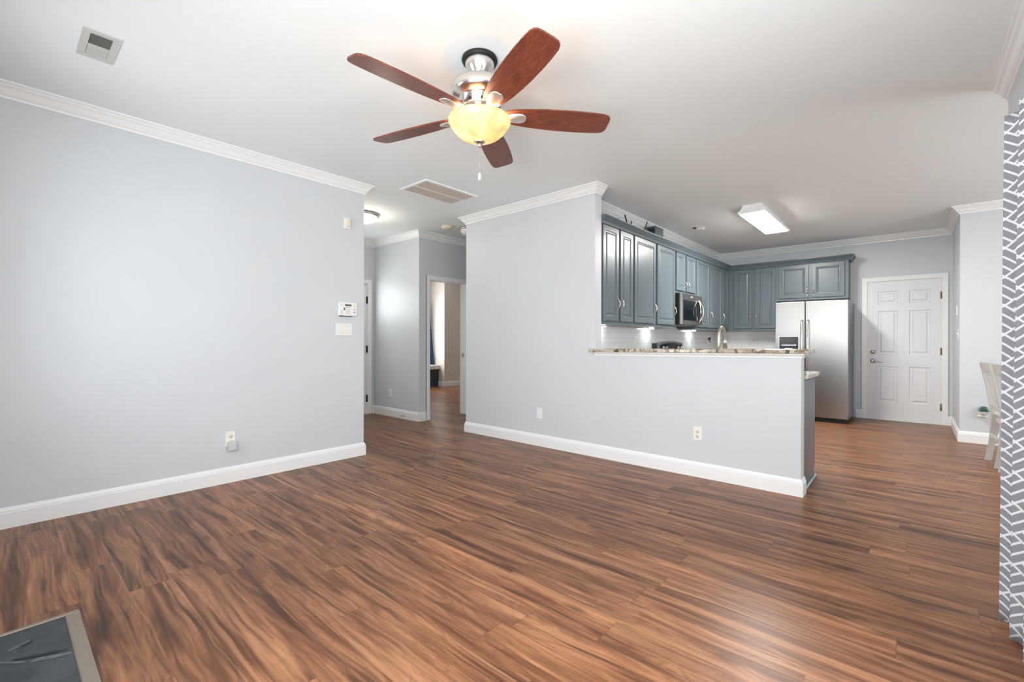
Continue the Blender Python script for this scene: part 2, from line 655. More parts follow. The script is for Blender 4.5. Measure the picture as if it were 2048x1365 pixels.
def dup(root, loc, label, rz=None):
    def cp(o, parent):
        c = o.copy()
        COL.objects.link(c)
        if parent is not None:
            c.parent = parent
        for ch in o.children:
            cp(ch, c)
        return c
    c = cp(root, None)
    c.location = loc
    if rz is not None: c.rotation_euler = (0, 0, rz)
    c['label'] = label
    return c


def struct(o, label=None):
    o['kind'] = 'structure'
    if label: o['label'] = label
    return o


def frame_at(origin, xdir, ydir):
    """local x along xdir, local y along ydir (outwards), z up"""
    x, y = Vector(xdir), Vector(ydir)
    m = Matrix.Identity(4)
    for i in range(3):
        m[i][0], m[i][1], m[i][2] = x[i], y[i], (0, 0, 1)[i]
        m[i][3] = origin[i]
    return m


# ------------------------------------------------------------------ the setting
C = 2.705          # ceiling height
XL, YC, XK, YB, YN, YH = -4.152, 3.941, -2.671, 8.642, 7.347, 3.975
XR = 0.425         # right wall
XN = 0.39          # short wall right of the kitchen door
TW = 0.128

struct(MB().box(-9.9, 3.5, -0.7, 9.9, -0.12, 0.0).build('floor', M['floor']), 'brown wood plank floor')
struct(MB().box(-9.9, 3.5, -0.7, 9.9, C, C + 0.12).build('ceiling', M['ceiling']), 'smooth white ceiling')


def wall(name, boxes, label, mat='wall'):
    mb = MB()
    for b in boxes: mb.box(*b)
    return struct(mb.build(name, M[mat], fix=False), label)


def wall_x(x0, x1, y0, y1, holes):
    """wall slab lying along y with openings (ya, yb, za, zb)"""
    out, y = [], y0
    for ya, yb, za, zb in holes:
        out.append((x0, x1, y, ya, 0, C))
        if za > 0: out.append((x0, x1, ya, yb, 0, za))
        out.append((x0, x1, ya, yb, zb, C))
        y = yb
    out.append((x0, x1, y, y1, 0, C))
    return out


def wall_y(y0, y1, x0, x1, holes):
    out, x = [], x0
    for xa, xb, za, zb in holes:
        out.append((x, xa, y0, y1, 0, C))
        if za > 0: out.append((xa, xb, y0, y1, 0, za))
        out.append((xa, xb, y0, y1, zb, C))
        x = xb
    out.append((x, x1, y0, y1, 0, C))
    return out


PX = -2.381        # right end of the tall centre wall
HX = -0.628        # right end of the half wall
HB = 4.064         # back of the centre and half wall
CL = -4.254        # left end of the centre wall
barz = lambda x: 1.0405 + (x + 2.357) / 1.784 * 0.0195   # underside of the bar top
wall('wall_left', [(XL - TW, XL, -0.41, 2.452, 0, C)], 'long blue-grey wall at the left')
wall('wall_centre', [(CL, PX, YC, HB, 0, C)], 'blue-grey wall between hallway and kitchen')
struct(MB().prism([(PX, YC), (HX, YC), (HX, HB), (PX, HB)], 0, barz).build('wall_half', M['wall']), 'half wall under the granite bar')
wall('wall_kitchen', [(XK - TW, XK, HB, 8.77, 0, C), (XK, PX - 0.05, HB, HB + 0.001, 1.3, C)][:1], 'kitchen wall behind the cabinets')
DX0, DX1, DZ = -0.533, 0.284, 2.035
wall('wall_back', wall_y(YB, YB + TW, XK - TW, XN, [(DX0, DX1, 0, DZ)]), 'back wall of the kitchen')
wall('wall_corner', [(XN, 3.33, YN, 8.77, 0, C)], 'projecting wall right of the white door')
wall('wall_right', wall_x(XR, XR + TW, -0.41, 4.07, [(0.40, 2.30, 0, 2.04)]), 'right wall with the curtain')
wall('wall_rear', wall_y(-0.538, -0.41, XL - TW, XR + TW, [(-3.55, -2.65, 0.75, 2.25), (-1.05, -0.05, 0.75, 2.25)]), 'rear wall')
wall('wall_dining', wall_x(3.2, 3.33, 4.07, YN, [(4.35, 6.05, 0.5, 2.3)]), 'dining room outer wall')
wall('wall_dining_south', wall_y(3.94, 4.07, XR + TW, 3.33, [(1.15, 2.75, 0.65, 2.25)]), 'dining room side wall')
wall('wall_foyer', wall_x(-6.558, -6.43, 2.2, YH, [(2.94, 3.862, 0, 2.035)]), 'foyer wall with the front door')
wall('wall_foyer_south', [(-6.558, XL - TW, 2.2, 2.33, 0, C)], 'foyer side wall')
wall('wall_hall', [(-6.558, -5.27, YH, YH + TW, 0, C)], 'hall wall facing the living room')
wall('wall_hall_left', wall_x(-5.40, -5.27, YH + TW, 6.6, [(4.165, 4.875, 0, 2.035)]), 'hall wall with the bedroom doorway')
wall('wall_hall_right', [(CL, CL + TW, HB, 6.6, 0, C)], 'hidden side of the hall')
wall('wall_hall_end', [(-5.40, CL + TW, 6.6, 6.73, 0, C)], 'end of the hall')
wall('wall_bedroom', [(-8.92, -8.79, 7.41, 9.6, 0, C), (-9.73, -8.92, 7.41, 7.54, 0, C)], 'bedroom wall corner seen through the doorway', 'wall_bed')
wall('wall_bedroom_window', wall_x(-9.73, -9.40, 4.97, 7.41, [(5.6, 7.1, 0.65, 2.25)]), 'window wall of the bedroom', 'wall_bed')
wall('wall_bedroom_south', [(-9.73, -6.558, 4.1, 4.23, 0, C), (-8.92, -8.79, 4.23, 5.1, 0, C), (-9.4, -8.92, 4.97, 5.1, 0, C)], 'bedroom side wall', 'wall_bed')
wall('wall_bedroom_north', [(-8.92, -5.27, 9.6, 9.73, 0, C), (-5.40, -5.27, 6.73, 9.6, 0, C)], 'bedroom far wall', 'wall_bed')

CROWN = [(0, C - .088), (.010, C - .088), (.012, C - .074), (.022, C - .068), (.030, C - .058), (.044, C - .036), (.058, C - .024), (.064, C - .014), (.076, C - .012), (.076, C), (0, C)]
BASE = [(0, 0), (.016, 0), (.016, .094), (.0125, .098), (.0125, .106), (.010, .110), (.008, .118), (.004, .124), (0, .126)]


def crown(i, path, label):
    return struct(MB().sweep(path, CROWN).build('trim_%d' % i, M['trim']), label)


def baseboard(side, paths, label):
    mb = MB()
    for p in paths: mb.sweep(p, BASE)
    return struct(mb.build('baseboard_' + side, M['trim']), label)


crown(1, [(XL, -0.41), (XL, 2.452), (XL - TW, 2.452)], 'white crown moulding on the left wall')
crown(2, [(CL, HB), (CL, YC), (PX, YC), (PX, HB)], 'white crown moulding around the centre wall')
crown(3, [(XK, HB), (XK, YB), (XN, YB), (XN, YN), (3.2, YN)], 'white crown moulding round the kitchen')
crown(4, [(XR, 4.07), (XR, -0.41), (XL, -0.41)], 'white crown moulding on the right wall')
crown(5, [(-6.43, 2.33), (-6.43, YH), (-5.27, YH), (-5.27, 6.6)], 'white crown moulding in the hall')
baseboard('left', [[(XL, -0.41), (XL, 2.452), (XL - TW, 2.452)]], 'white baseboard of the left wall')
baseboard('centre', [[(CL, HB), (CL, YC), (HX, YC), (HX, HB)]], 'white baseboard of the centre and half wall')
baseboard('back', [[(-0.665, YB), (-0.592, YB)], [(0.346, YB), (XN, YB), (XN, YN), (3.2, YN)]], 'white baseboard beside the kitchen door')
baseboard('right', [[(XR, 4.07), (XR, 2.38)], [(XR, 0.32), (XR, -0.41), (-1.1, -0.41)], [(-2.64, -0.41), (XL, -0.41)]], 'white baseboard of the right and rear walls')
baseboard('hall', [[(-6.43, 3.935), (-6.43, YH), (-5.27, YH), (-5.27, 4.095)], [(-5.27, 4.945), (-5.27, 6.6)]], 'white baseboard of the hall')
baseboard('bedroom', [[(-9.03, 7.41), (-8.79, 7.41), (-8.79, 9.6)]], 'white baseboard in the bedroom')
# moulding under the bar top
bt = MB()
pf = [(0, -.036), (.006, -.036), (.008, -.030), (.008, -.024), (.014, -.016), (.020, -.010), (.020, 0), (0, 0)]
bt.sweep([(PX, YC), (HX, YC), (HX, HB)], pf)
for v in bt.v: v.z += barz(v.x)
struct(bt.build('trim_6', M['trim']), 'white moulding under the granite bar top')


# casings: profile boxes round an opening
def casing(mb, x0, x1, ztop, w=0.062, d=0.018):
    """local frame: x across, y outwards, z up"""
    for a, b in ((x0 - w, x0), (x1, x1 + w)):
        mb.box(a, b, 0, d * 0.7, 0, ztop + w)
    mb.box(x0, x1, 0, d * 0.7, ztop, ztop + w)
    # raised outer bead and inner bead
    mb.box(x0 - w, x0 - w + .018, 0, d, 0, ztop + w)
    mb.box(x1 + w - .018, x1 + w, 0, d, 0, ztop + w)
    mb.box(x0 - w + .018, x1 + w - .018, 0, d, ztop + w - .018, ztop + w)
    return mb


def six_panel(mb, x0, x1, z0, z1, t, xs, zs):
    """door slab in local frame, front face at y=t; xs=[(a,b),(c,d)], zs=[(lo,hi)*3]"""
    cuts_x = [x0] + [v for p in xs for v in p] + [x1]
    cuts_z = [z0] + [v for p in zs for v in p] + [z1]
    for i in range(len(cuts_x) - 1):
        for k in range(len(cuts_z) - 1):
            a, b, c, d = cuts_x[i], cuts_x[i + 1], cuts_z[k], cuts_z[k + 1]
            if i % 2 == 1 and k % 2 == 1:
                mb.rings(a, b, c, d, [(0, t), (.010, t - .011), (.030, t - .011), (.048, t - .002)])
            else:
                mb.add([(a, t, c), (b, t, c), (b, t, d), (a, t, d)], [(0, 1, 2, 3)])
    mb.add([(x0, 0, z0), (x1, 0, z0), (x1, 0, z1), (x0, 0, z1), (x0, t, z0), (x1, t, z0), (x1, t, z1), (x0, t, z1)],
           [(0, 1, 2, 3), (0, 4, 5, 1), (1, 5, 6, 2), (2, 6, 7, 3), (3, 7, 4, 0)])
    return mb


# ---- kitchen exit door (local x -> +x, outwards -> -y)
T = frame_at((0, YB, 0), (1, 0, 0), (0, -1, 0))
d1 = six_panel(MB(T @ Matrix.Translation((0, -0.05, 0))), DX0 + .004, DX1 - .004, 0.022, DZ - .004, 0.044,
               [(-0.411, -0.185), (-0.060, 0.167)], [(0.26, 0.786), (0.961, 1.598), (1.702, 1.885)]).build('door_1', M['door'], fix=False)
struct(d1, 'white six-panel door at the back of the kitchen')
cs = casing(MB(T), DX0, DX1, DZ)
cs.box(DX0 - .001, DX0 + .003, -.10, 0, 0, DZ).box(DX1 - .003, DX1 + .001, -.10, 0, 0, DZ).box(DX0, DX1, -.10, 0, DZ - .003, DZ + .001)
cs.build('door_casing', M['trim'], d1, fix=False)
MB(T).box(DX0, DX1, -.10, .012, 0, .020).build('threshold', M['trim'], d1)
for z in (0.24, 1.013, 1.793):
    MB(T).cyl((DX1 - .004, .001, z - .05), (DX1 - .004, .001, z + .05), .007, n=10).box(DX1 - .018, DX1 - .004, -.006, -.002, z - .05, z + .05).build('hinge', M['brass'], d1)
MB(T).lathe([(0, .030), (.018, .030), (.022, .024), (.031, .010), (.033, 0), (.033, -.006)], (-0.464, 0, 0.997), 24, 'Y').build('deadbolt', M['nickel'], d1)
h = MB(T).lathe([(0, .016), (.02, .016), (.030, .010), (.033, 0), (.033, -.006)], (-0.464, 0, 0.862), 24, 'Y')
h.cyl((-.464, .01, .862), (-.464, .052, .862), .011)
h.tube([(-.464, .050, .862), (-.44, .052, .862), (-.41, .052, .856), (-.38, .050, .846), (-.352, .047, .846)], [.011, .010, .008, .007, .006])
h.build('lever_handle', M['nickel'], d1)

# ---- front door in the foyer (local x -> +y, outwards -> +x)
T = frame_at((-6.43, 0, 0), (0, 1, 0), (1, 0, 0))
FY0, FY1 = 2.94, 3.862
d2 = six_panel(MB(T @ Matrix.Translation((0, -0.055, 0))), FY0 + .004, FY1 - .004, 0.025, DZ - .004, 0.044,
               [(3.06, 3.34), (3.46, 3.74)], [(0.26, 0.786), (0.961, 1.598), (1.702, 1.885)]).build('door_2', M['door'], fix=False)
struct(d2, 'white front door at the far side of the foyer')
cs = casing(MB(T), FY0, FY1, DZ)
cs.box(FY0 - .001, FY0 + .003, -.11, 0, 0, DZ).box(FY1 - .003, FY1 + .001, -.11, 0, 0, DZ)
cs.build('door_casing', M['trim'], d2, fix=False)
MB(T).box(FY0, FY1, -.11, .015, 0, .022).build('threshold', M['trim'], d2)
for z in (0.243, 1.013, 1.783):
    MB(T).cyl((FY1 - .004, .000, z - .055), (FY1 - .004, .000, z + .055), .008, n=10).box(FY1 - .022, FY1 - .004, -.010, -.004, z - .055, z + .055).build('hinge', M['blackmatte'], d2)

# ---- bedroom doorway casing
T = frame_at((-5.27, 0, 0), (0, 1, 0), (1, 0, 0))
cs = casing(MB(T), 4.165, 4.875, DZ)
cs.box(4.164, 4.168, -.13, 0, 0, DZ).box(4.872, 4.876, -.13, 0, 0, DZ).box(4.164, 4.876, -.13, 0, DZ - .003, DZ + .001)
t7 = struct(cs.build('trim_7', M['trim'], fix=False), 'pale casing of the bedroom doorway')
MB(T).box(4.866, 4.872, -.085, -.035, .89, .95).build('strike_plate', M['nickel'], t7)


# ---- rear windows added for light, glass door beside the camera, dining and bedroom windows
def window(i, T, x0, x1, z0, z1, label, bars=1):
    mb = MB(T)
    f = .045
    mb.box(x0, x0 + f, -.09, -.03, z0, z1).box(x1 - f, x1, -.09, -.03, z0, z1)
    mb.box(x0 + f, x1 - f, -.09, -.03, z0, z0 + f).box(x0 + f, x1 - f, -.09, -.03, z1 - f, z1)
    for k in range(bars):
        zc = z0 + (z1 - z0) * (k + 1) / (bars + 1)
        mb.box(x0 + f, x1 - f, -.085, -.035, zc - .02, zc + .02)
    casing_w = .06
    for a, b in ((x0 - casing_w, x0), (x1, x1 + casing_w)):
        mb.box(a, b, 0, .016, z0 - casing_w, z1 + casing_w)
    mb.box(x0, x1, 0, .016, z1, z1 + casing_w)
    if z0 > 0.1: mb.box(x0, x1, 0, .03, z0 - casing_w, z0)
    o = struct(mb.build('window_%d' % i, M['trim'], fix=False), label)
    MB(T).box(x0 + f, x1 - f, -.062, -.058, z0 + f, z1 - f).build('pane', M['glass'], o)
    return o


window(1, frame_at((XR, 0, 0), (0, 1, 0), (-1, 0, 0)), 0.40, 2.30, 0.0, 2.04, 'glass patio door behind the patterned curtain', 0)
TR = frame_at((0, -0.41, 0), (1, 0, 0), (0, 1, 0))
window(2, TR, -3.55, -2.65, 0.75, 2.25, 'added unseen rear window left of the hearth')
window(3, TR, -1.05, -0.05, 0.75, 2.25, 'added unseen rear window right of the hearth')
window(4, frame_at((3.2, 0, 0), (0, 1, 0), (-1, 0, 0)), 4.35, 6.05, 0.5, 2.3, 'dining room window')
window(5, frame_at((0, 4.07, 0), (1, 0, 0), (0, 1, 0)), 1.15, 2.75, 0.65, 2.25, 'dining room side window')
window(6, frame_at((-9.40, 0, 0), (0, 1, 0), (1, 0, 0)), 5.6, 7.1, 0.65, 2.25, 'bedroom window above the window seat')

# ------------------------------------------------------------------ ceiling fan
FX, FYY = -1.801, 1.766
FZ = 2.362
fan = thing('ceiling_fan', 'five-blade wooden ceiling fan with a lit amber glass bowl', 'ceiling fan', (FX, FYY, C))
c0 = (FX, FYY, 0)
cp = MB().lathe([(0, C), (.080, C), (.081, C - .022), (.079, C - .040), (.073, C - .058), (.062, C - .078), (.048, C - .096), (.040, C - .104), (.034, C - .106), (.030, C - .100), (.028, C - .085), (0, C - .083)], c0, 40).build('canopy', M['chrome'], fan)
MB().lathe([(.060, C), (.096, C), (.099, C - .010), (.096, C - .021), (.078, C - .024), (.070, C - .02), (.060, C)], c0, 40).build('canopy_ring', M['blackmatte'], cp)
MB().cyl((FX, FYY, C - .15), (FX, FYY, C - .075), .0125).lathe([(.0, C - .084), (.026, C - .086), (.029, C - .098), (.024, C - .110), (.014, C - .117), (.0, C - .118)], c0, 24).build('downrod', M['blackmatte'], fan)
mh = MB().lathe([(0, 2.598), (.028, 2.598), (.034, 2.588), (.070, 2.584), (.118, 2.574), (.146, 2.555), (.158, 2.528), (.158, 2.505), (.146, 2.488), (.118, 2.478), (.112, 2.470),
                 (.110, 2.428), (.098, 2.420), (.070, 2.416), (.064, 2.40), (.060, 2.385), (0, 2.385)], c0, 48).build('motor_housing', M['chrome'], fan)
for a in range(10):
    an = 2 * math.pi * a / 10
    ca, sa = math.cos(an), math.sin(an)
    MB().cyl((FX + ca * .1105, FYY + sa * .1105, 2.436), (FX + ca * .1125, FYY + sa * .1125, 2.436), .010, n=10).build('vent_slot', M['dark'], mh)
# blades
rr = [(.150, .046), (.20, .060), (.27, .070), (.36, .078), (.46, .082), (.56, .082), (.64, .079), (.70, .074), (.722, .066), (.734, .052), (.738, .030)]
outline = [(r, w) for r, w in rr] + [(r, -w) for r, w in reversed(rr)]
outline = [(.145, .030)] + outline + [(.145, -.030)]
bmb = MB().prism(outline, -.004, .004)
blade = None
ang = [-94, -22, 50, 122, 194]
for k, a in enumerate(ang):
    if blade is None:
        blade = MB()
        blade.v, blade.f, blade.sm = [Vector(v) for v in bmb.v], bmb.f, bmb.sm
        b0 = blade.build('blade', M['blade'], None, fix=True)
        # blade arm: cast leaf shape under the blade root
        prof = [(.055, .014), (.085, .012), (.12, .014), (.15, .022), (.18, .032), (.21, .038), (.235, .036), (.252, .026), (.260, .012)]
        vs, fs = [], []
        m = 9
        for r, w in prof:
            for j in range(m):
                u = -1 + 2 * j / (m - 1)
                zz = -.008 - .014 * (1 - u * u) * min(1, (.275 - r) / .09) - (.018 if r < .1 else 0) * (1 if r < .07 else .5) + .0015 * math.cos(u * 14)
                vs.append((r, u * w, zz))
        n1 = len(vs)
        vs += [(x, y, min(z + .007, -.0045)) for x, y, z in vs]
        for i in range(len(prof) - 1):
            for j in range(m - 1):
                q = (i * m + j, i * m + j + 1, (i + 1) * m + j + 1, (i + 1) * m + j)
                fs.append(q)
                fs.append(tuple(n1 + t for t in reversed(q)))
        rim = [j for j in range(m)] + [(i + 1) * m - 1 for i in range(1, len(prof))] + [(len(prof) - 1) * m + j for j in range(m - 2, -1, -1)] + [i * m for i in range(len(prof) - 2, 0, -1)]
        for i in range(len(rim)):
            p, q = rim[i], rim[(i + 1) % len(rim)]
            fs.append((p, q, q + n1, p + n1))
        arm0 = MB().add(vs, fs, True).build('blade_arm', M['satin'], None)
        arm0.parent = b0
        bo = b0
    else:
        bo = b0.copy()
        COL.objects.link(bo)
        ar = arm0.copy()
        COL.objects.link(ar)
        ar.parent = bo
    bo.parent = fan
    bo.location = (0, 0, FZ + .035 - C)
    bo.rotation_euler = (Matrix.Rotation(R(a), 4, 'Z') @ Matrix.Rotation(R(-13), 4, 'X')).to_euler()
# light kit
MB().lathe([(0, 2.398), (.110, 2.398), (.120, 2.390), (.120, 2.380), (.05, 2.376), (0, 2.376)], c0, 40).build('light_fitter', M['chrome'], fan)
bowl = MB().lathe([(.150, 2.372), (.168, 2.370), (.172, 2.362), (.170, 2.352), (.160, 2.332), (.140, 2.305), (.112, 2.280), (.080, 2.262), (.045, 2.250), (.012, 2.246),
                   (.012, 2.249), (.045, 2.253), (.080, 2.266), (.112, 2.285), (.138, 2.310), (.156, 2.335), (.166, 2.354), (.150, 2.368)], c0, 56).build('light_bowl', M['bowl'], fan)
MB().lathe([(0, 2.252), (.030, 2.250), (.032, 2.246), (.022, 2.238), (.012, 2.232), (.010, 2.222), (.006, 2.215), (0, 2.214)], c0, 24).build('finial', M['nickel'], fan)
pc = MB()
for i in range(24):
    z = 2.212 - i * .0058
    pc.lathe([(0, z + .002), (.0017, z + .001), (.0017, z - .001), (0, z - .002)], c0, 6)
pc.cyl((FX, FYY, 2.075), (FX, FYY, 2.214), .0008, n=6)
pch = pc.build('pull_chain', M['nickel'], fan)
MB().lathe([(0, 2.078), (.003, 2.076), (.0075, 2.066), (.0075, 2.040), (.006, 2.036), (0, 2.035)], c0, 16).build('chain_pull', M['plate'], pch)
WARM = (1.0, 0.82, 0.60)
for a in (20, 140, 260):
    point('fan_bulb', (FX + .065 * math.cos(R(a)), FYY + .065 * math.sin(R(a)), 2.335), 2.6, WARM, .025)

# ------------------------------------------------------------------ ceiling things
def flush_light(name, x, y, r, label, lit, cat='ceiling light'):
    t = thing(name, label, cat, (x, y, C))
    MB().lathe([(0, C), (r * .9, C), (r, C - .010), (r, C - .028), (r * .93, C - .036), (r * .86, C - .036), (r * .86, C - .02), (0, C - .02)], (x, y, 0), 40).build('lamp_base', M['nickel'], t)
    MB().lathe([(r * .88, C - .030), (r * .84, C - .060), (r * .70, C - .088), (r * .45, C - .106), (r * .2, C - .113), (0, C - .115)], (x, y, 0), 40).build('glass_dome', M['lampwarm'] if lit else M['lampoff'], t)
    return t


flush_light('flush_mount_light', -5.07, 2.99, .178, 'lit frosted dome light on the foyer ceiling, half behind the left wall', True)
flush_light('flush_mount_light', -4.60, 4.30, .125, 'unlit nickel-rimmed dome light on the hall ceiling, mostly behind the centre wall', False)
point('foyer_bulb', (-5.07, 2.99, C - .20), 3.5, (1.0, 0.9, 0.76), .12)

t = thing('smoke_detector', 'round cream smoke detector on the hall ceiling', 'smoke detector', (-4.765, 4.06, C))
MB().lathe([(0, C), (.072, C), (.075, C - .012), (.070, C - .018), (.062, C - .034), (.040, C - .040), (0, C - .040)], (-4.765, 4.06, 0), 32).build('detector_cap', M['ivory'], t)
MB().lathe([(0, C - .0405), (.012, C - .0405), (.012, C - .044), (0, C - .044)], (-4.765, 4.06, 0), 16).build('test_button', M['plate'], t)

# supply register upper left
t = thing('ceiling_vent', 'small white slotted ceiling register near the top left corner', 'vent', (-3.235, .36, C))
vx0, vx1, vy0, vy1 = -3.395, -3.08, .285, .435
v = MB()
v.box(vx0, vx1, vy0, vy0 + .032, C - .006, C).box(vx0, vx1, vy1 - .032, vy1, C - .006, C).box(vx0, vx0 + .036, vy0 + .032, vy1 - .032, C - .006, C).box(vx1 - .036, vx1, vy0 + .032, vy1 - .032, C - .006, C)
v.box((vx0 + vx1) / 2 - .004, (vx0 + vx1) / 2 + .004, vy0 + .032, vy1 - .032, C - .008, C)
v.build('vent_frame', M['greyplastic'], t, fix=False)
MB().box(vx0 + .036, vx1 - .036, vy0 + .032, vy1 - .032, C - .0012, C - .0002).build('vent_backing', M['dark'], t)
for k in range(22):
    x = vx0 + .042 + k * (vx1 - vx0 - .084) / 21
    s_ = 1 if x < (vx0 + vx1) / 2 else -1
    MB().add([(x - .002, vy0 + .034, C - .002), (x + .002 - s_ * .006, vy0 + .034, C - .0085), (x + .002 - s_ * .006, vy1 - .034, C - .0085), (x - .002, vy1 - .034, C - .002),
              (x - .001, vy0 + .034, C - .0015), (x + .003 - s_ * .006, vy0 + .034, C - .008), (x + .003 - s_ * .006, vy1 - .034, C - .008), (x - .001, vy1 - .034, C - .0015)],
             [(0, 1, 2, 3), (7, 6, 5, 4), (0, 4, 5, 1), (1, 5, 6, 2), (2, 6, 7, 3), (3, 7, 4, 0)]).build('vent_slat', M['greyplastic'], t)

# return air grille
t = thing('return_air_grille', 'large rectangular return air grille on the ceiling before the hall', 'vent', (-3.74, 3.08, C))
gx0, gx1, gy0, gy1 = -3.958, -3.519, 2.735, 3.43
g = MB()
g.box(gx0, gx1, gy0, gy0 + .03, C - .012, C).box(gx0, gx1, gy1 - .03, gy1, C - .012, C).box(gx0, gx0 + .03, gy0 + .03, gy1 - .03, C - .012, C).box(gx1 - .03, gx1, gy0 + .03, gy1 - .03, C - .012, C)
xm = (gx0 + gx1) / 2
g.box(xm - .008, xm + .008, gy0 + .03, gy1 - .03, C - .011, C)
g.build('grille_frame', M['trim'], t, fix=False)
sl = MB()
for k in range(46):
    y = gy0 + .036 + k * (gy1 - gy0 - .072) / 45
    for a, b in ((gx0 + .03, xm - .008), (xm + .008, gx1 - .03)):
        sl.add([(a, y - .006, C - .001), (b, y - .006, C - .001), (b, y + .004, C - .010), (a, y + .004, C - .010),
                (a, y - .005, C - .0005), (b, y - .005, C - .0005), (b, y + .005, C - .009), (a, y + .005, C - .009)],
               [(0, 1, 2, 3), (7, 6, 5, 4), (0, 4, 5, 1), (1, 5, 6, 2), (2, 6, 7, 3), (3, 7, 4, 0)])
sl.build('grille_louvers', plain('grille_louver_paint', srgb(196, 186, 176), 0.6, noise=0.1, nscale=20), t)
MB().box(gx0 + .03, gx1 - .03, gy0 + .03, gy1 - .03, C - .0008, C - .0002).build('filter', plain('filter_grey_brown', srgb(140, 128, 120), 0.9, noise=0.1), t)  # grey-brown sheet behind the louvers

# kitchen register
t = thing('ceiling_vent', 'small round-faced register on the kitchen ceiling left of the light', 'vent', (-2.23, 6.41, C))
MB().box(-2.312, -2.15, 6.255, 6.555, C - .005, C, .002).build('vent_frame', M['plate'], t)
MB().box(-2.285, -2.24, 6.30, 6.42, C - .0065, C - .004).build('vent_slot', M['dark'], t)
MB().lathe([(.07, C - .005), (.06, C - .018), (.03, C - .024), (0, C - .025)], (-2.22, 6.43, 0), 24).build('damper_cap', M['plate'], t)

# fluorescent kitchen fixture
t = thing('fluorescent_ceiling_light', 'lit rectangular fluorescent wrap light on the kitchen ceiling', 'ceiling light', (-1.39, 6.30, C))
lx0, lx1, ly0, ly1 = -1.535, -1.245, 5.675, 6.955
f = MB()
f.box(-1.49, -1.29, ly0 + .03, ly1 - .03, C - .03, C)
for ya, yb in ((ly0, ly0 + .022), (ly1 - .022, ly1)):
    f.prism([(lx0, 0), (lx1, 0), (lx1, 1), (lx0, 1)], 0, 0) if False else None
    vs = [(lx0, C - .092), (lx1, C - .092), (lx1 + .004, C - .070), (lx1 - .03, C - .050), (lx1 - .05, C), (lx0 + .05, C), (lx0 + .03, C - .050), (lx0 - .004, C - .070)]
    n = len(vs)
    f.add([(x, ya, z) for x, z in vs] + [(x, yb, z) for x, z in vs], [tuple(range(n)), tuple(range(2 * n - 1, n - 1, -1))] + [(i, (i + 1) % n, n + (i + 1) % n, n + i) for i in range(n)])
f.build('fixture_housing', M['plate'], t)
MB().box(lx0 + .006, lx0 + .016, ly0 + .022, ly1 - .022, C - .089, C - .055, .002).box(lx1 - .016, lx1 - .006, ly0 + .022, ly1 - .022, C - .089, C - .055, .002).box(lx0 + .016, lx1 - .016, ly0 + .022, ly1 - .022, C - .066, C - .055).build('lens_frame', M['plate'], t, fix=False)
MB().box(lx0 + .0165, lx1 - .0165, ly0 + .022, ly1 - .022, C - .096, C - .067).build('diffuser', M['tube'], t)

# ------------------------------------------------------------------ plates on the walls
def outlet(T, label, ivory=False, group=None, loc=None, deco=False):
    """duplex outlet, local frame centred on the plate"""
    p = T.translation
    t = thing('wall_outlet', label, 'outlet', tuple(p), group or 'wall outlets')
    MB(T).box(-.036, .036, 0, .006, -.058, .058, .0025).build('cover_plate', M['plate'], t)
    if deco:
        MB(T).box(-.017, .017, .005, .008, -.034, .034, .001).build('receptacle', M['plate'], t)
        return t
    for z in (-.02, .02):
        rc = MB(T).lathe([(0, .0085), (.0155, .0085), (.0165, .006), (.0165, .004)], (0, 0, z), 20, 'Y').build('receptacle', M['ivory'] if ivory else M['plate'], t)
        for x, w in ((-.0065, .002), (.0065, .0016)):
            MB(T).box(x - w / 2, x + w / 2, .0082, .009, z - .001, z + .007).build('slot', M['dark'], rc)
        MB(T).cyl((0, .0082, z - .008), (0, .009, z - .008), .0025, n=10).build('slot', M['dark'], rc)
    return t


FRONT = lambda x, z: frame_at((x, YC, z), (1, 0, 0), (0, -1, 0))
LEFT = lambda y, z: frame_at((XL, y, z), (0, 1, 0), (1, 0, 0))
outlet(LEFT(1.260, .352), 'cream outlet low on the left wall with a plug-in adapter in it', True)
outlet(FRONT(-3.072, .356), 'blank white outlet on the centre wall below the tall wall', False, None, None, True)
outlet(FRONT(-1.376, .365), 'white and ivory outlet on the half wall under the bar', True)
outlet(frame_at((-5.975, YH, .36), (1, 0, 0), (0, -1, 0)), 'white outlet on the foyer wall above the door stop')
# adapter
T = LEFT(1.264, .297)
t = thing('plug_adapter', 'grey square plug-in adapter in the left wall outlet', 'adapter', tuple(T.translation))
MB(T).box(-.030, .030, .009, .050, -.036, .036, .005).build('adapter_body', M['greyplastic'], t)
MB(T).box(-.012, -.009, .0062, .0095, .0235, .030).box(.009, .012, .0062, .0095, .0235, .030).build('prong', M['nickel'], t)

# keypad
T = LEFT(2.265, 1.454)
k = thing('alarm_keypad', 'white alarm keypad with small screen on the left wall', 'alarm keypad', tuple(T.translation))
kb = MB(T).box(-.094, .094, .004, .032, -.066, .066, .005).build('keypad_body', M['plate'], k)
MB(T).box(-.075, .05, 0, .012, -.072, -.050).build('wall_bracket', M['dark'], k)
MB(T).box(-.034, .034, .0315, .033, .028, .046).build('lcd_screen', M['screen'], k)
for i in range(3):
    for j in range(4):
        MB(T).box(-.026 + i * .018, -.014 + i * .018, .0315, .034, -.044 + j * .017, -.033 + j * .017, .001).build('key', M['greyplastic'], k)
for j in range(4):
    MB(T).box(-.03 + j * .015, -.021 + j * .015, .0315, .0325, .012, .016).build('key', M['dark'], k)
for z in (-.048, -.034, -.020):
    MB(T).box(-.078, -.056, .0315, .0335, z - .004, z + .004).build('key', M['greyplastic'], k)
MB(T).box(-.048, -.034, .0315, .034, -.012, .012, .002).build('function_key', M['bluegrey'], k)
MB(T).lathe([(0, .034), (.010, .034), (.011, .031)], (.066, 0, -.03), 18, 'Y').build('panic_button', M['red'], k)
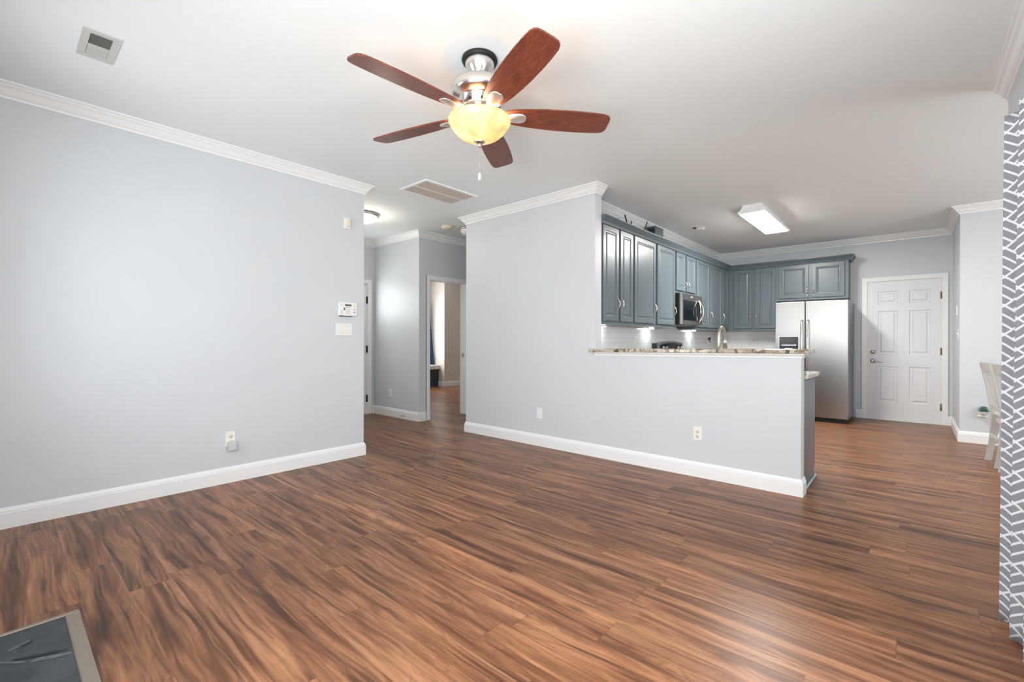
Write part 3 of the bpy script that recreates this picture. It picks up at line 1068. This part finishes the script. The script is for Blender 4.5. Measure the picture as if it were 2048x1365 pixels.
MB(T).box(.052, .084, .0315, .0325, -.004, .003).build('indicator', M['red'], k)
MB(T).box(-.072, -.056, .0315, .0328, .034, .044, .002).build('emblem', M['greyplastic'], k)
MB(T).box(.064, .071, .0315, .0328, .026, .048, .001).build('speaker_slot', M['greyplastic'], k)

# triple switch
T = LEFT(2.240, 1.257)
k = thing('light_switch', 'white three-rocker switch plate below the alarm keypad', 'light switch', tuple(T.translation))
MB(T).box(-.082, .082, 0, .006, -.059, .059, .0025).build('cover_plate', M['plate'], k)
for x in (-.046, 0, .046):
    MB(T).box(x - .0185, x + .0185, .0045, .0065, -.036, .036).build('switch_frame', M['greyplastic'], k)
    MB(T).add([(x - .0165, .006, -.033), (x + .0165, .006, -.033), (x + .0165, .006, .033), (x - .0165, .006, .033),
               (x - .0165, .011, -.033), (x + .0165, .011, -.033), (x + .0165, .0075, .033), (x - .0165, .0075, .033)],
              [(0, 1, 2, 3), (4, 5, 6, 7), (0, 1, 5, 4), (1, 2, 6, 5), (2, 3, 7, 6), (3, 0, 4, 7)]).build('rocker', M['plate'], k)
# chime sensor
T = LEFT(2.266, 2.286)
k = thing('wall_sensor', 'small cream motion sensor high on the left wall', 'sensor', tuple(T.translation))
MB(T).box(-.033, .033, 0, .018, -.052, .052, .003).build('sensor_body', M['plate'], k)
MB(T).box(-.016, .028, .017, .034, -.026, .042, .006).build('sensor_lens', M['ivory'], k)
MB(T).lathe([(0, .0195), (.005, .0195), (.006, .017)], (.004, 0, -.039), 12, 'Y').build('sensor_led', M['greyplastic'], k)

# switches on the short wall right of the kitchen door (local x -> -y)
SW = lambda y, z: frame_at((XN, y, z), (0, -1, 0), (-1, 0, 0))
T = SW(7.53, 1.24)
k = thing('light_switch', 'white toggle switch on the narrow wall right of the kitchen door', 'light switch', tuple(T.translation))
MB(T).box(-.036, .036, 0, .006, -.058, .058, .002).build('cover_plate', M['plate'], k)
MB(T).box(-.005, .005, .005, .020, -.004, .012, .001).build('toggle', M['plate'], k)
T = SW(7.72, 1.53)
k = thing('door_chime', 'slim white chime box high on the narrow wall beside the kitchen door', 'chime', tuple(T.translation))
MB(T).box(-.03, .03, 0, .012, -.055, .055, .002).build('chime_body', M['plate'], k)
MB(T).box(-.018, .018, .0115, .0135, -.035, .035, .001).build('chime_grille', M['greyplastic'], k)

# door stop
t = thing('door_stop', 'short spring door stop on the hall baseboard', 'door stop', (-5.60, YH - .016, .05))
sp = MB()
sp.tube([(-5.60 + .006 * math.cos(i * 1.2), YH - .018 - i * .0011, .05 + .006 * math.sin(i * 1.2)) for i in range(50)], .0016, 6)
sp.cyl((-5.60, YH - .0162, .05), (-5.60, YH - .021, .05), .011, n=14)
sp.build('spring', M['nickel'], t)
MB().cyl((-5.60, YH - .072, .05), (-5.60, YH - .086, .05), .008, n=14).build('tip', M['plate'], t)

# ------------------------------------------------------------------ hearth
HXA, HXB, HYA, HYB = -2.607, -1.13, -.405, .232
t = thing('hearth', 'dark cleft slate hearth with taupe metal edging in the bottom left corner', 'hearth', ((HXA + HXB) / 2, -.09, 0))
MB().box(HXA + .018, HXB - .018, HYA, HYB - .045, 0, .024).build('slate_slab', M['slate'], t)
# clefts: ragged broken layers proud of the slab
def shard(pts, z0, z1, taper):
    cx = sum(p[0] for p in pts) / len(pts)
    cy = sum(p[1] for p in pts) / len(pts)
    n = len(pts)
    vs = [(x, y, z0) for x, y in pts] + [(cx + (x - cx) * taper, cy + (y - cy) * taper, z1) for x, y in pts]
    return MB().add(vs, [tuple(range(n, 2 * n))] + [(i, (i + 1) % n, n + (i + 1) % n, n + i) for i in range(n)])


shard([(-2.298, .182), (-2.304, .150), (-2.322, .110), (-2.350, .062), (-2.372, .040), (-2.352, .090), (-2.334, .128), (-2.318, .158)], .0238, .0262, .94).build('cleft_hollow', M['blackmatte'], t)
shard([(-2.268, .186), (-2.276, .150), (-2.292, .112), (-2.312, .080), (-2.318, .098), (-2.308, .118), (-2.294, .146), (-2.280, .170)], .0238, .0275, .90).build('cleft_ridge', M['cleft'], t)
shard([(-2.318, .074), (-2.336, .050), (-2.360, .026), (-2.392, -.004), (-2.388, .006), (-2.352, .040), (-2.330, .066)], .0238, .0275, .88).build('cleft_ridge', M['cleft'], t)
shard([(-2.345, .010), (-2.372, -.02), (-2.398, -.044), (-2.392, -.052), (-2.364, -.032), (-2.338, -.002)], .0238, .0268, .9).build('cleft_hollow', M['blackmatte'], t)
shard([(-2.482, .086), (-2.470, .062), (-2.452, .030), (-2.447, .038), (-2.462, .066), (-2.474, .090)], .0238, .0272, .88).build('cleft_ridge', M['cleft'], t)
shard([(-2.474, .094), (-2.462, .080), (-2.455, .060), (-2.450, .072), (-2.458, .092)], .0238, .0262, .9).build('cleft_hollow', M['blackmatte'], t)
e = MB()
e.box(HXA + .018, HXB - .018, HYB - .045, HYB, 0, .030, .005)
e.build('front_edging', M['hearthtrim'], t)
MB().box(HXA, HXA + .018, HYA, HYB, 0, .030, .004).build('side_edging', M['hearthtrim'], t)
MB().box(HXB - .018, HXB, HYA, HYB, 0, .030, .004).build('side_edging', M['hearthtrim'], t)

# ------------------------------------------------------------------ kitchen: wall cabinets
CZ0, CZ1 = 1.322, 2.372


def cab_door(T, x0, x1, z0, z1):
    mb = MB(T)
    w = .052
    mb.rings(x0, x1, z0, z1, [(0, 0), (0, .017), (.003, .020), (w, .020), (w + .006, .013), (w + .016, .012), (w + .032, .018)])
    mb.add([(x0, 0, z0), (x1, 0, z0), (x1, 0, z1), (x0, 0, z1)], [(0, 1, 2, 3)])
    return mb


def pull(T, x, zc, L=.115):
    pts = [(x, .020 + .026 * math.sin(math.pi * i / 12), zc - L / 2 + L * i / 12) for i in range(13)]
    return MB(T).tube(pts, .0055, 8).cyl((x, .018, zc - L / 2), (x, .024, zc - L / 2), .008, n=10).cyl((x, .018, zc + L / 2), (x, .024, zc + L / 2), .008, n=10)


def wall_cab(label, T, x0, x1, z0, z1, depth, doors, loc):
    """doors: (xa, xb, za, zb, handle x or None, handle z)"""
    t = thing('wall_cabinet', label, 'kitchen cabinet', loc, 'grey-blue wall cabinets')
    MB(T).box(x0, x1, -depth, 0, z0, z1).build('cabinet_body', M['cab'], t)
    for xa, xb, za, zb, hx, hz, *L in doors:
        d = cab_door(T, xa, xb, za, zb).build('door', M['cab'], t, fix=False)
        if hx is not None:
            pull(T, hx, hz, *(L or [.115])).build('handle', M['chrome'], d)
    return t


TL = frame_at((-2.400, 0, 0), (0, 1, 0), (1, 0, 0))     # left run: local x = world y
ZB, ZT = 1.36, 2.346
DEP = 2.671 - 2.400 - .001
wall_cab('grey-blue wall cabinet next to the centre wall end, two narrow doors', TL, 4.069, 4.783, CZ0, CZ1, DEP,
         [(4.10, 4.43, ZB, ZT, 4.408, 1.545), (4.469, 4.761, ZB, ZT, 4.492, 1.545)], (-2.54, 4.43, CZ0))
wall_cab('grey-blue single-door wall cabinet second from the centre wall', TL, 4.783, 5.386, CZ0, CZ1, DEP,
         [(4.804, 5.357, ZB, ZT, 5.334, 1.545)], (-2.54, 5.08, CZ0))
wall_cab('grey-blue single-door wall cabinet just left of the microwave', TL, 5.386, 5.985, CZ0, CZ1, DEP,
         [(5.415, 5.964, ZB, ZT, 5.942, 1.545)], (-2.54, 5.68, CZ0))
wall_cab('short grey-blue two-door wall cabinet above the microwave', TL, 5.985, 6.749, 1.795, CZ1, DEP,
         [(6.015, 6.334, 1.835, ZT, 6.314, 1.93, .09), (6.38, 6.719, 1.835, ZT, 6.402, 1.93, .09)], (-2.54, 6.37, 1.795))
wall_cab('grey-blue single-door wall cabinet just right of the microwave', TL, 6.749, 7.345, CZ0, CZ1, DEP,
         [(6.78, 7.322, ZB, ZT, 6.802, 1.545)], (-2.54, 7.05, CZ0))
wall_cab('grey-blue corner wall cabinet with two doors on the left kitchen wall', TL, 7.345, YB - .001, CZ0, CZ1, DEP,
         [(7.368, 7.908, ZB, ZT, 7.392, 1.545), (7.96, 8.272, ZB, ZT, 7.985, 1.545)], (-2.54, 7.9, CZ0))
YF = 8.320
TBK = frame_at((0, YF, 0), (1, 0, 0), (0, -1, 0))
DB = YB - YF - .001
wall_cab('tall grey-blue two-door wall cabinet on the back wall left of the refrigerator', TBK, -2.3995, -1.657, CZ0, CZ1, DB,
         [(-2.305, -2.019, ZB, ZT, -2.041, 1.545), (-1.981, -1.682, ZB, ZT, -1.959, 1.545)], (-2.0, 8.48, CZ0))
wall_cab('short grey-blue two-door wall cabinet above the refrigerator', TBK, -1.657, -.735, 1.790, CZ1, DB,
         [(-1.633, -1.225, 1.826, 2.34, -1.245, 1.915, .085), (-1.186, -.775, 1.826, 2.34, -1.166, 1.915, .085)], (-1.2, 8.48, 1.79))
cc = MB()
cpf = [(0, CZ1 - .02), (.022, CZ1 - .02), (.026, CZ1 - .008), (.030, CZ1 + .004), (.048, CZ1 + .026), (.062, CZ1 + .044), (.070, CZ1 + .048), (.070, CZ1 + .060), (0, CZ1 + .060)]
cc.sweep([(-2.47, 4.069), (-2.400, 4.069), (-2.400, YF), (-.735, YF), (-.735, YB - .002)][1:], cpf)
tag(cc.build('cabinet_crown_moulding', M['cab']), 'continuous grey-blue crown moulding along the top of the wall cabinets', 'moulding')

# under-cabinet LED bars
for i, (y0, y1, lab) in enumerate(((4.40, 4.52, 'slim lit light bar under the first cabinet beside the centre wall'), (5.62, 5.76, 'slim lit light bar under the cabinet left of the microwave'), (7.15, 7.30, 'slim lit light bar under the cabinets right of the microwave'))):
    t = thing('under_cabinet_light', lab, 'cabinet light', (-2.56, (y0 + y1) / 2, CZ0))
    MB().box(-2.595, -2.575, y0, y1, CZ0 - .010, CZ0).build('light_housing', M['plate'], t)
    MB().box(-2.590, -2.580, y0 + .01, y1 - .01, CZ0 - .0125, CZ0 - .0095).build('led_strip', M['led'], t)

# decorations on top of the cabinets
def rod(p, q, w=.006):
    return MB().cyl(p, q, w, n=8)


ZC = CZ1 + .001
t = thing('wire_easel', 'black metal easel legs standing on the cabinets, nearest the centre wall', 'easel', (-2.52, 4.86, ZC))
rod((-2.53, 4.995, ZC + .004), (-2.53, 4.845, ZC + .245), .008).build('easel_leg', M['blackmatte'], t)
rod((-2.50, 4.72, ZC + .004), (-2.53, 4.70, ZC + .175), .006).build('easel_leg', M['blackmatte'], t)
rod((-2.53, 5.01, ZC + .004), (-2.53, 5.01, ZC + .205), .006).build('easel_leg', M['blackmatte'], t)
rod((-2.53, 4.985, ZC + .006), (-2.505, 4.72, ZC + .006), .004).build('easel_bar', M['blackmatte'], t)
t = thing('plate_stand', 'thin black leaning stand on the cabinets left of the dark box', 'stand', (-2.53, 5.33, ZC))
rod((-2.53, 5.30, ZC + .07), (-2.53, 5.44, ZC + .28), .006).build('stand_rod', M['blackmatte'], t)
MB().box(-2.56, -2.50, 5.24, 5.53, ZC + .062, ZC + .070).box(-2.56, -2.50, 5.26, 5.28, ZC, ZC + .062).box(-2.56, -2.50, 5.49, 5.51, ZC, ZC + .062).build('stand_tray', M['greyplastic'], t)
t = thing('decor_box', 'dark blue-grey box standing on top of the cabinets', 'box', (-2.53, 5.72, ZC))
MB().box(-2.62, -2.492, 5.60, 5.84, ZC, ZC + .258, .003).build('box_body', M['bluegrey'], t)
MB().box(-2.60, -2.51, 5.588, 5.5985, ZC + .01, ZC + .235, .002).build('box_back', M['black'], t)

# backsplash
bs = MB().box(XK, XK + .008, HB, YB, .88, CZ0 + .02)
bs.box(XK + .008, -1.60, YB - .008, YB, .88, CZ0 + .02)
struct(bs.build('wall_backsplash', M['tile'], fix=False), 'glossy white tile backsplash')

# microwave
MY0, MY1 = 5.988, 6.746
t = thing('microwave', 'stainless over-range microwave with a curved handle', 'microwave', (-2.5, (MY0 + MY1) / 2, 1.372))
MB().box(-2.670, -2.335, MY0, MY1, 1.372, 1.792).build('microwave_body', M['blackmatte'], t)
dr = MB().box(-2.334, -2.297, MY0 + .002, MY1 - .002, 1.374, 1.790, .004).build('microwave_door', M['steel'], t)
MB().box(-2.2972, -2.294, MY0 + .045, MY1 - .14, 1.43, 1.70, .001).build('door_window', M['glassdark'], dr)
MB().box(-2.2972, -2.2945, MY1 - .13, MY1 - .02, 1.43, 1.70, .001).build('control_panel', M['black'], t)
MB().box(-2.2972, -2.2955, 6.30, 6.37, 1.748, 1.762, .0005).build('logo', M['greyplastic'], t)
hp = [(-2.285 + .05 * math.sin(math.pi * i / 16), MY1 - .145 + .022 * math.cos(math.pi * i / 8 * 0) - .0, 1.41 + .32 * i / 16) for i in range(17)]
hn = MB()
for s_ in (-1, 1):
    hn.tube([(-2.292 + .046 * math.sin(math.pi * i / 16), MY1 - .155 + s_ * .052 * math.sin(math.pi * i / 16), 1.405 + .325 * i / 16) for i in range(17)], .0095, 8)
hn.build('microwave_handle', M['chrome'], t)
MB().box(-2.60, -2.36, MY0 + .06, MY1 - .06, 1.366, 1.3715).build('grease_filter', M['steeldark'], t)

# range with arched control panel
t = thing('kitchen_range', 'black and steel range whose arched control panel shows above the bar', 'range', (-2.34, 6.367, 0))
MB().box(-2.655, -2.04, 5.93, 6.744, .02, .90, .004).build('range_body', M['steel'], t)
MB().box(-2.655, -2.03, 5.93, 6.744, .9005, .915, .003).build('cooktop', M['black'], t)
arc = [(5.90, .9155), (6.744, .9155)] + [(6.744 - .844 * i / 14, 1.118 + .030 * math.sin(math.pi * i / 14)) for i in range(15)]
def yz_prism(poly, xa, xb):
    n = len(poly)
    return MB().add([(xa, y, z) for y, z in poly] + [(xb, y, z) for y, z in poly], [tuple(range(n)), tuple(range(2 * n - 1, n - 1, -1))] + [(i, (i + 1) % n, n + (i + 1) % n, n + i) for i in range(n)])
cpn = yz_prism(arc, -2.66, -2.58).build('control_panel', M['steel'], t)
yz_prism([(5.945, .93), (6.725, .93)] + [(6.725 - .78 * i / 14, 1.098 + .026 * math.sin(math.pi * i / 14)) for i in range(15)], -2.579, -2.574).build('panel_glass', M['black'], cpn)
MB().box(-2.66, -2.59, 5.868, 5.8995, .9155, 1.12, .002).build('panel_end', M['black'], cpn)
for y in (6.02, 6.12, 6.52, 6.64):
    MB().cyl((-2.574, y, 1.058), (-2.545, y, 1.055), .028, .024, 20).build('knob', M['chrome'], cpn)
MB().box(-2.0398, -2.028, 6.01, 6.724, .25, .82, .004).build('oven_door', M['steel'], t)
MB().tube([(-2.028, 6.06, .78), (-1.99, 6.06, .78), (-1.99, 6.67, .78), (-2.028, 6.67, .78)], .011, 8).build('oven_handle', M['chrome'], t)

# outlets on the backsplash
KT = lambda y, z: frame_at((XK + .008, y, z), (0, 1, 0), (1, 0, 0))
outlet(KT(5.40, 1.145), 'white outlet on the tile left of the range')
outlet(KT(8.10, 1.175), 'white outlet on the tile behind the faucet with a black plug')
t = thing('power_plug', 'black power plug in the tile outlet behind the faucet', 'plug', (XK + .02, 8.10, 1.195))
MB(KT(8.10, 1.195)).box(-.016, .016, .0105, .045, -.022, .016, .004).tube([(0, .030, -.02), (0, .036, -.05), (-.004, .034, -.07)], .005, 8).box(-.008, -.005, .0092, .0108, 0, .006).build('plug_body', M['blackmatte'], t)
outlet(frame_at((-2.073, YB - .008, 1.145), (1, 0, 0), (0, -1, 0)), 'white outlet on the back wall tile left of the refrigerator')

# refrigerator
RX0, RX1, RXS, RF = -1.572, -.686, -1.190, 7.770
t = thing('refrigerator', 'stainless side-by-side refrigerator with two bar handles', 'refrigerator', (-1.13, 8.2, 0))
MB().box(RX0 + .004, RX1 - .004, RF + .075, YB - .04, .04, 1.715, .004).build('refrigerator_body', M['steeldark'], t)
MB().box(RX0 + .02, RX1 - .01, RF + .03, RF + .10, 0.0, .062).build('kick_grille', M['blackmatte'], t)
ld = MB().box(RX0, RXS - .004, RF, RF + .072, .066, 1.730, .006).build('freezer_door', M['steel'], t)
rd = MB().box(RXS + .004, RX1, RF, RF + .072, .066, 1.730, .006).build('refrigerator_door', M['steel'], t)
for x, p, d_ in ((RXS - .036, ld, 1), (RXS + .040, rd, 1)):
    hb = MB().tube([(x, RF - .004, 1.455), (x, RF - .040, 1.450), (x, RF - .052, 1.42), (x, RF - .056, 1.08), (x, RF - .052, .72), (x, RF - .040, .69), (x, RF - .004, .685)], .014, 10)
    hb.build('bar_handle', M['chrome'], p)
dp = MB().box(-1.525, -1.268, RF - .004, RF - .0005, .87, 1.225, .001).build('dispenser_frame', M['greyplastic'], ld)
MB().box(-1.517, -1.276, RF - .007, RF - .0042, .878, 1.218, .001).build('dispenser_panel', M['black'], dp)
MB().box(-1.49, -1.30, RF - .012, RF - .0072, 1.085, 1.10, .002).build('dispenser_trim', M['chrome'], dp)
MB().box(-1.45, -1.34, RF - .016, RF - .0072, .98, 1.05, .003).build('dispenser_paddle', M['greyplastic'], dp)
lg = MB().tube([(-.812 + .07 * i / 10, RF - .001, 1.646 + .008 * math.sin(math.pi * i / 10)) for i in range(11)], [.0005 + .003 * math.sin(math.pi * min(i, 9) / 10 + .1) for i in range(11)], 6)
lg.build('logo', M['plate'], rd)
MB().cyl((-.72, RF + .06, 1.7305), (-.72, RF + .06, 1.744), .02).build('hinge_cap', M['blackmatte'], t)

# peninsula: base cabinet, counter, granite bar top, faucet
t = thing('base_cabinet', 'grey-blue base cabinet end behind the half wall', 'kitchen cabinet', (-1.4, 4.35, 0))
MB().box(-2.30, -.640, HB + .001, 4.62, .0, .858).build('cabinet_body', M['cab'], t)
MB().box(-.6395, -.634, HB + .02, 4.61, .10, .845, .001).build('end_panel', M['cab'], t)
MB().tube([(-.632, HB + .02, .0105), (-.632, 4.63, .0105)], .0105, 12).build('shoe_moulding', plain('shoe_paint', srgb(172, 182, 188), .4), t)
for i in range(3):
    xa = -2.27 + i * .54
    TT = frame_at((0, 4.621, 0), (-1, 0, 0), (0, 1, 0))
    d = cab_door(TT, -xa - .50, -xa, .12, .84).build('door', M['cab'], t, fix=False)
    pull(TT, -xa - .05, .74).build('handle', M['chrome'], d)
ct = MB().box(-2.655, -.607, HB + .001, 4.655, .859, .892, .004)
tag(ct.build('countertop', M['granite']), 'lower granite countertop behind the half wall, end sticking out past it', 'countertop')
bz0 = barz
bz1 = lambda x: barz(x) + .032
b = MB().prism([(-2.425, 3.895), (-.575, 3.895), (-.575, 4.20), (PX + .001, 4.20), (PX + .001, YC - .001), (-2.425, YC - .001)], bz0, bz1)
bo = b.build('bar_top', M['granite'])
bv = bo.modifiers.new('bevel', 'BEVEL')
bv.width, bv.segments, bv.limit_method = .006, 3, 'ANGLE'
tag(bo, 'speckled granite bar top along the half wall', 'bar top')

fx, fy = -1.315, 4.285
t = thing('kitchen_faucet', 'brushed nickel gooseneck faucet rising behind the bar', 'faucet', (fx, fy, .892))
MB().lathe([(0, .8925), (.030, .8925), (.030, .900), (.022, .915), (.018, .93), (.0, .93)], (fx, fy, 0), 24).build('faucet_base', M['nickel'], t)
ps = [(fx, fy, .92), (fx, fy, 1.16)] + [(fx, fy + .085 - .085 * math.cos(math.pi * i / 10), 1.20 + .075 * math.sin(math.pi * i / 10)) for i in range(1, 10)] + [(fx, fy + .170, 1.19)]
MB().tube(ps, .0135, 12).build('spout', M['nickel'], t)
MB().cyl((fx, fy + .170, 1.20), (fx, fy + .178, 1.085), .015, .021).build('spray_head', M['nickel'], t)
MB().tube([(fx + .016, fy, .97), (fx + .05, fy, .98), (fx + .09, fy - .01, 1.01)], [.011, .008, .006], 10).build('faucet_lever', M['nickel'], t)

# ------------------------------------------------------------------ dining side: chairs, plant
def make_chair(label):
    """origin on the floor, chair faces local +x, back at x=0; width along y"""
    t = thing('dining_chair', label, 'chair', (0, 0, 0), 'white slat-back dining chairs')
    hw = .185
    side = lambda z: (-.005 - .085 * ((z - .46) / .48) ** 1.15 if z > .46 else -.050 * ((.46 - z) / .46) ** 1.6)

    def post(y):
        prof = [0, .12, .24, .36, .46, .56, .66, .76, .86, .94]
        vs = []
        for z in prof:
            w = .020 + (.012 * max(0, 1 - abs(z - .42) / .3))
            x = side(z)
            vs += [(x - w, y - .018, z), (x + w, y - .018, z), (x + w, y + .018, z), (x - w, y + .018, z)]
        fs = []
        for k in range(len(prof) - 1):
            for i in range(4):
                j = (i + 1) % 4
                fs.append((k * 4 + i, k * 4 + j, k * 4 + 4 + j, k * 4 + 4 + i))
        fs += [(3, 2, 1, 0), tuple(len(vs) - 4 + i for i in range(4))]
        return MB().add(vs, fs)
    for y in (-hw, hw): post(y).build('back_leg', M['chair'], t)
    for y in (-hw, hw): MB().box(.36, .40, y - .018, y + .018, 0, .44, .003).build('front_leg', M['chair'], t)
    rail = MB()
    for za, zb in ((.86, .955),):
        xa, xb = side(za), side(zb)
        rail.add([(xa - .012, -hw + .018, za), (xa + .012, -hw + .018, za), (xa + .012, hw - .018, za), (xa - .012, hw - .018, za),
                  (xb - .012, -hw - .012, zb), (xb + .012, -hw - .012, zb), (xb + .012, hw + .012, zb), (xb - .012, hw + .012, zb)],
                 [(3, 2, 1, 0), (4, 5, 6, 7), (0, 1, 5, 4), (1, 2, 6, 5), (2, 3, 7, 6), (3, 0, 4, 7)])
    rail.build('top_rail', M['chair'], t)
    MB().box(side(.52) - .01, side(.52) + .01, -hw + .018, hw - .018, .50, .54).build('lower_rail', M['chair'], t)
    for y in (-.105, -.035, .035, .105):
        xa, xb = side(.54), side(.86)
        MB().add([(xa - .007, y - .011, .54), (xa + .007, y - .011, .54), (xa + .007, y + .011, .54), (xa - .007, y + .011, .54),
                  (xb - .007, y - .011, .86), (xb + .007, y - .011, .86), (xb + .007, y + .011, .86), (xb - .007, y + .011, .86)],
                 [(3, 2, 1, 0), (4, 5, 6, 7), (0, 1, 5, 4), (1, 2, 6, 5), (2, 3, 7, 6), (3, 0, 4, 7)]).build('slat', M['chair'], t)
    MB().box(-.015, .42, -hw - .02, hw + .02, .44, .472, .010).build('seat', M['chair'], t)
    MB().box(.0, .38, -hw + .018, -hw + .038, .38, .44).box(.0, .38, hw - .038, hw - .018, .38, .44).box(.0, .02, -hw + .038, hw - .038, .38, .44).build('seat_frame', M['chair'], t, fix=False)
    for y in (-hw, hw):
        MB().box(-.02, .37, y - .010, y + .010, .17, .20).build('stretcher', M['chair'], t)
    MB().box(-.045, -.025, -hw + .018, hw - .018, .23, .26).build('stretcher', M['chair'], t)
    return t


ch = make_chair('pale grey slat-back dining chair farther from the curtain')
ch.location = (.602, 6.205, 0)
ch.rotation_euler = (0, 0, R(4.5))
dup(ch, (.640, 5.670, 0), 'pale grey slat-back dining chair nearer the curtain, partly hidden by it')

# succulent on a little shelf
px_, pz_ = .575, .318
t = thing('wall_shelf', 'tiny white shelf on the wall behind the dining chairs', 'shelf', (px_, YN, pz_))
MB().box(px_ - .045, px_ + .045, YN - .07, YN, pz_ - .005, pz_, .001).build('shelf_board', M['plate'], t)
pc_ = (px_ + .005, YN - .040, pz_)
t = thing('potted_succulent', 'small green succulent in a pale faceted pot on the tiny shelf', 'plant', pc_)
MB().lathe([(0, pz_ + .0005), (.012, pz_ + .0005), (.040, pz_ + .048), (.037, pz_ + .049), (.014, pz_ + .04), (0, pz_ + .04)], (pc_[0], pc_[1], 0), 6).build('pot', M['pot'], t)
lf = MB()
for ring, (n, tilt, L) in enumerate(((9, 20, .056), (8, 45, .066), (6, 66, .070), (3, 84, .068))):
    for i in range(n):
        a = 2 * math.pi * (i + .4 * ring) / n
        d = Vector((math.cos(a) * math.cos(R(tilt)), math.sin(a) * math.cos(R(tilt)) * .62, math.sin(R(tilt))))
        o = Vector((pc_[0], pc_[1], pz_ + .044))
        lf.tube([o + d * .004, o + d * L * .45, o + d * L * .8, o + d * L], [.004, .0075, .005, .0006], 6)
lf.build('leaves', M['leaf'], t)

# ------------------------------------------------------------------ patterned curtain
import itertools
NS, NZ = 150, 30
ZTOP = 2.075
y_start, y_end = 2.735, 1.95
vs, uvs = [], []
def cur_pt(u, w):
    """u along the cloth 0..1, w height 0..1"""
    y = y_start + (y_end - y_start) * u
    ph = u * (y_start - y_end) / .150 * 2 * math.pi
    amp = .040 * (1 + .12 * (1 - w))
    x = .302 + .012 * w - amp * math.cos(ph) + .006 * math.sin(ph * .5 + 1 + w * 2) * (1 - w)
    x += .034 * (1 - math.exp(-(y_start - y) / .13))
    y += .012 * math.sin(ph * 2) * 1.0
    return Vector((x, y, .006 + (ZTOP - .006) * w))


arcl = [0.0]
for i in range(1, NS + 1):
    arcl.append(arcl[-1] + (cur_pt(i / NS, .5) - cur_pt((i - 1) / NS, .5)).length)
for k in range(NZ + 1):
    for i in range(NS + 1):
        p = cur_pt(i / NS, k / NZ)
        vs.append(tuple(p))
        uvs.append((arcl[i], p.z))
fs = [(k * (NS + 1) + i, k * (NS + 1) + i + 1, (k + 1) * (NS + 1) + i + 1, (k + 1) * (NS + 1) + i) for k in range(NZ) for i in range(NS)]
t = thing('curtain', 'grey curtain with white geometric line pattern at the right edge', 'curtain', (.31, 2.4, 0))
me = bpy.data.meshes.new('curtain_panel')
base = Vector((.31, 2.4, 0))
me.from_pydata([tuple(Vector(v) - base) for v in vs], [], fs)
ul = me.uv_layers.new(name='UVMap')
for lp in me.loops: ul.data[lp.index].uv = uvs[lp.vertex_index]
me.polygons.foreach_set('use_smooth', [True] * len(fs))
me.materials.append(M['curtain'])
co = bpy.data.objects.new('curtain_panel', me)
COL.objects.link(co)
co.parent = t
sd = co.modifiers.new('thick', 'SOLIDIFY')
sd.thickness = .0015
for i in range(5):
    y = y_start - .075 - i * .15
    MB().tube([(.366, y, 2.045), (.372, y, 2.052), (.388, y, 2.044)], .0025, 6).build('hook', M['nickel'], t)
t = thing('curtain_rod', 'nickel curtain rod along the right wall inside the curtain top', 'curtain rod', (.402, 1.4, 2.035))
MB().cyl((.402, .15, 2.035), (.402, 2.70, 2.035), .008, n=16).build('rod', M['nickel'], t)
for y in (.18, 2.40):
    MB().cyl((.408, y, 2.035), (XR - .001, y, 2.035), .007, n=10).cyl((XR - .008, y, 2.035), (XR - .001, y, 2.035), .026, n=18).build('bracket', M['nickel'], t)

# ------------------------------------------------------------------ bedroom: window seat and blue curtain
t = thing('window_seat', 'dark window seat with a white cushion in the room beyond the doorway', 'window seat', (-9.27, 6.25, 0))
MB().box(-9.395, -9.01, 5.105, 7.405, 0, .425).build('seat_base', M['navy'], t)
MB().box(-9.395, -8.955, 5.105, 7.405, .426, .535, .025).build('cushion', M['cushion'], t)
t = thing('curtain', 'blue curtain gathered beside the bedroom window', 'curtain', (-9.25, 7.25, .54))
cv, cf = [], []
n, m = 24, 16
for k in range(m + 1):
    w = k / m
    for i in range(n + 1):
        u = i / n
        wd = .25 + .15 * w
        y = 7.375 - wd * (1 - u)
        cv.append((-9.335 + .20 * (1 - w) ** 1.1 * (.35 + .65 * u) + .018 * math.sin(u * 5 * 2 * math.pi), y, .54 + 1.56 * w))
for k in range(m):
    for i in range(n):
        cf.append((k * (n + 1) + i, k * (n + 1) + i + 1, (k + 1) * (n + 1) + i + 1, (k + 1) * (n + 1) + i))
bc = MB().add(cv, cf, True).build('curtain_panel', M['blue'], t, fix=False)
sd = bc.modifiers.new('thick', 'SOLIDIFY')
sd.thickness = .003
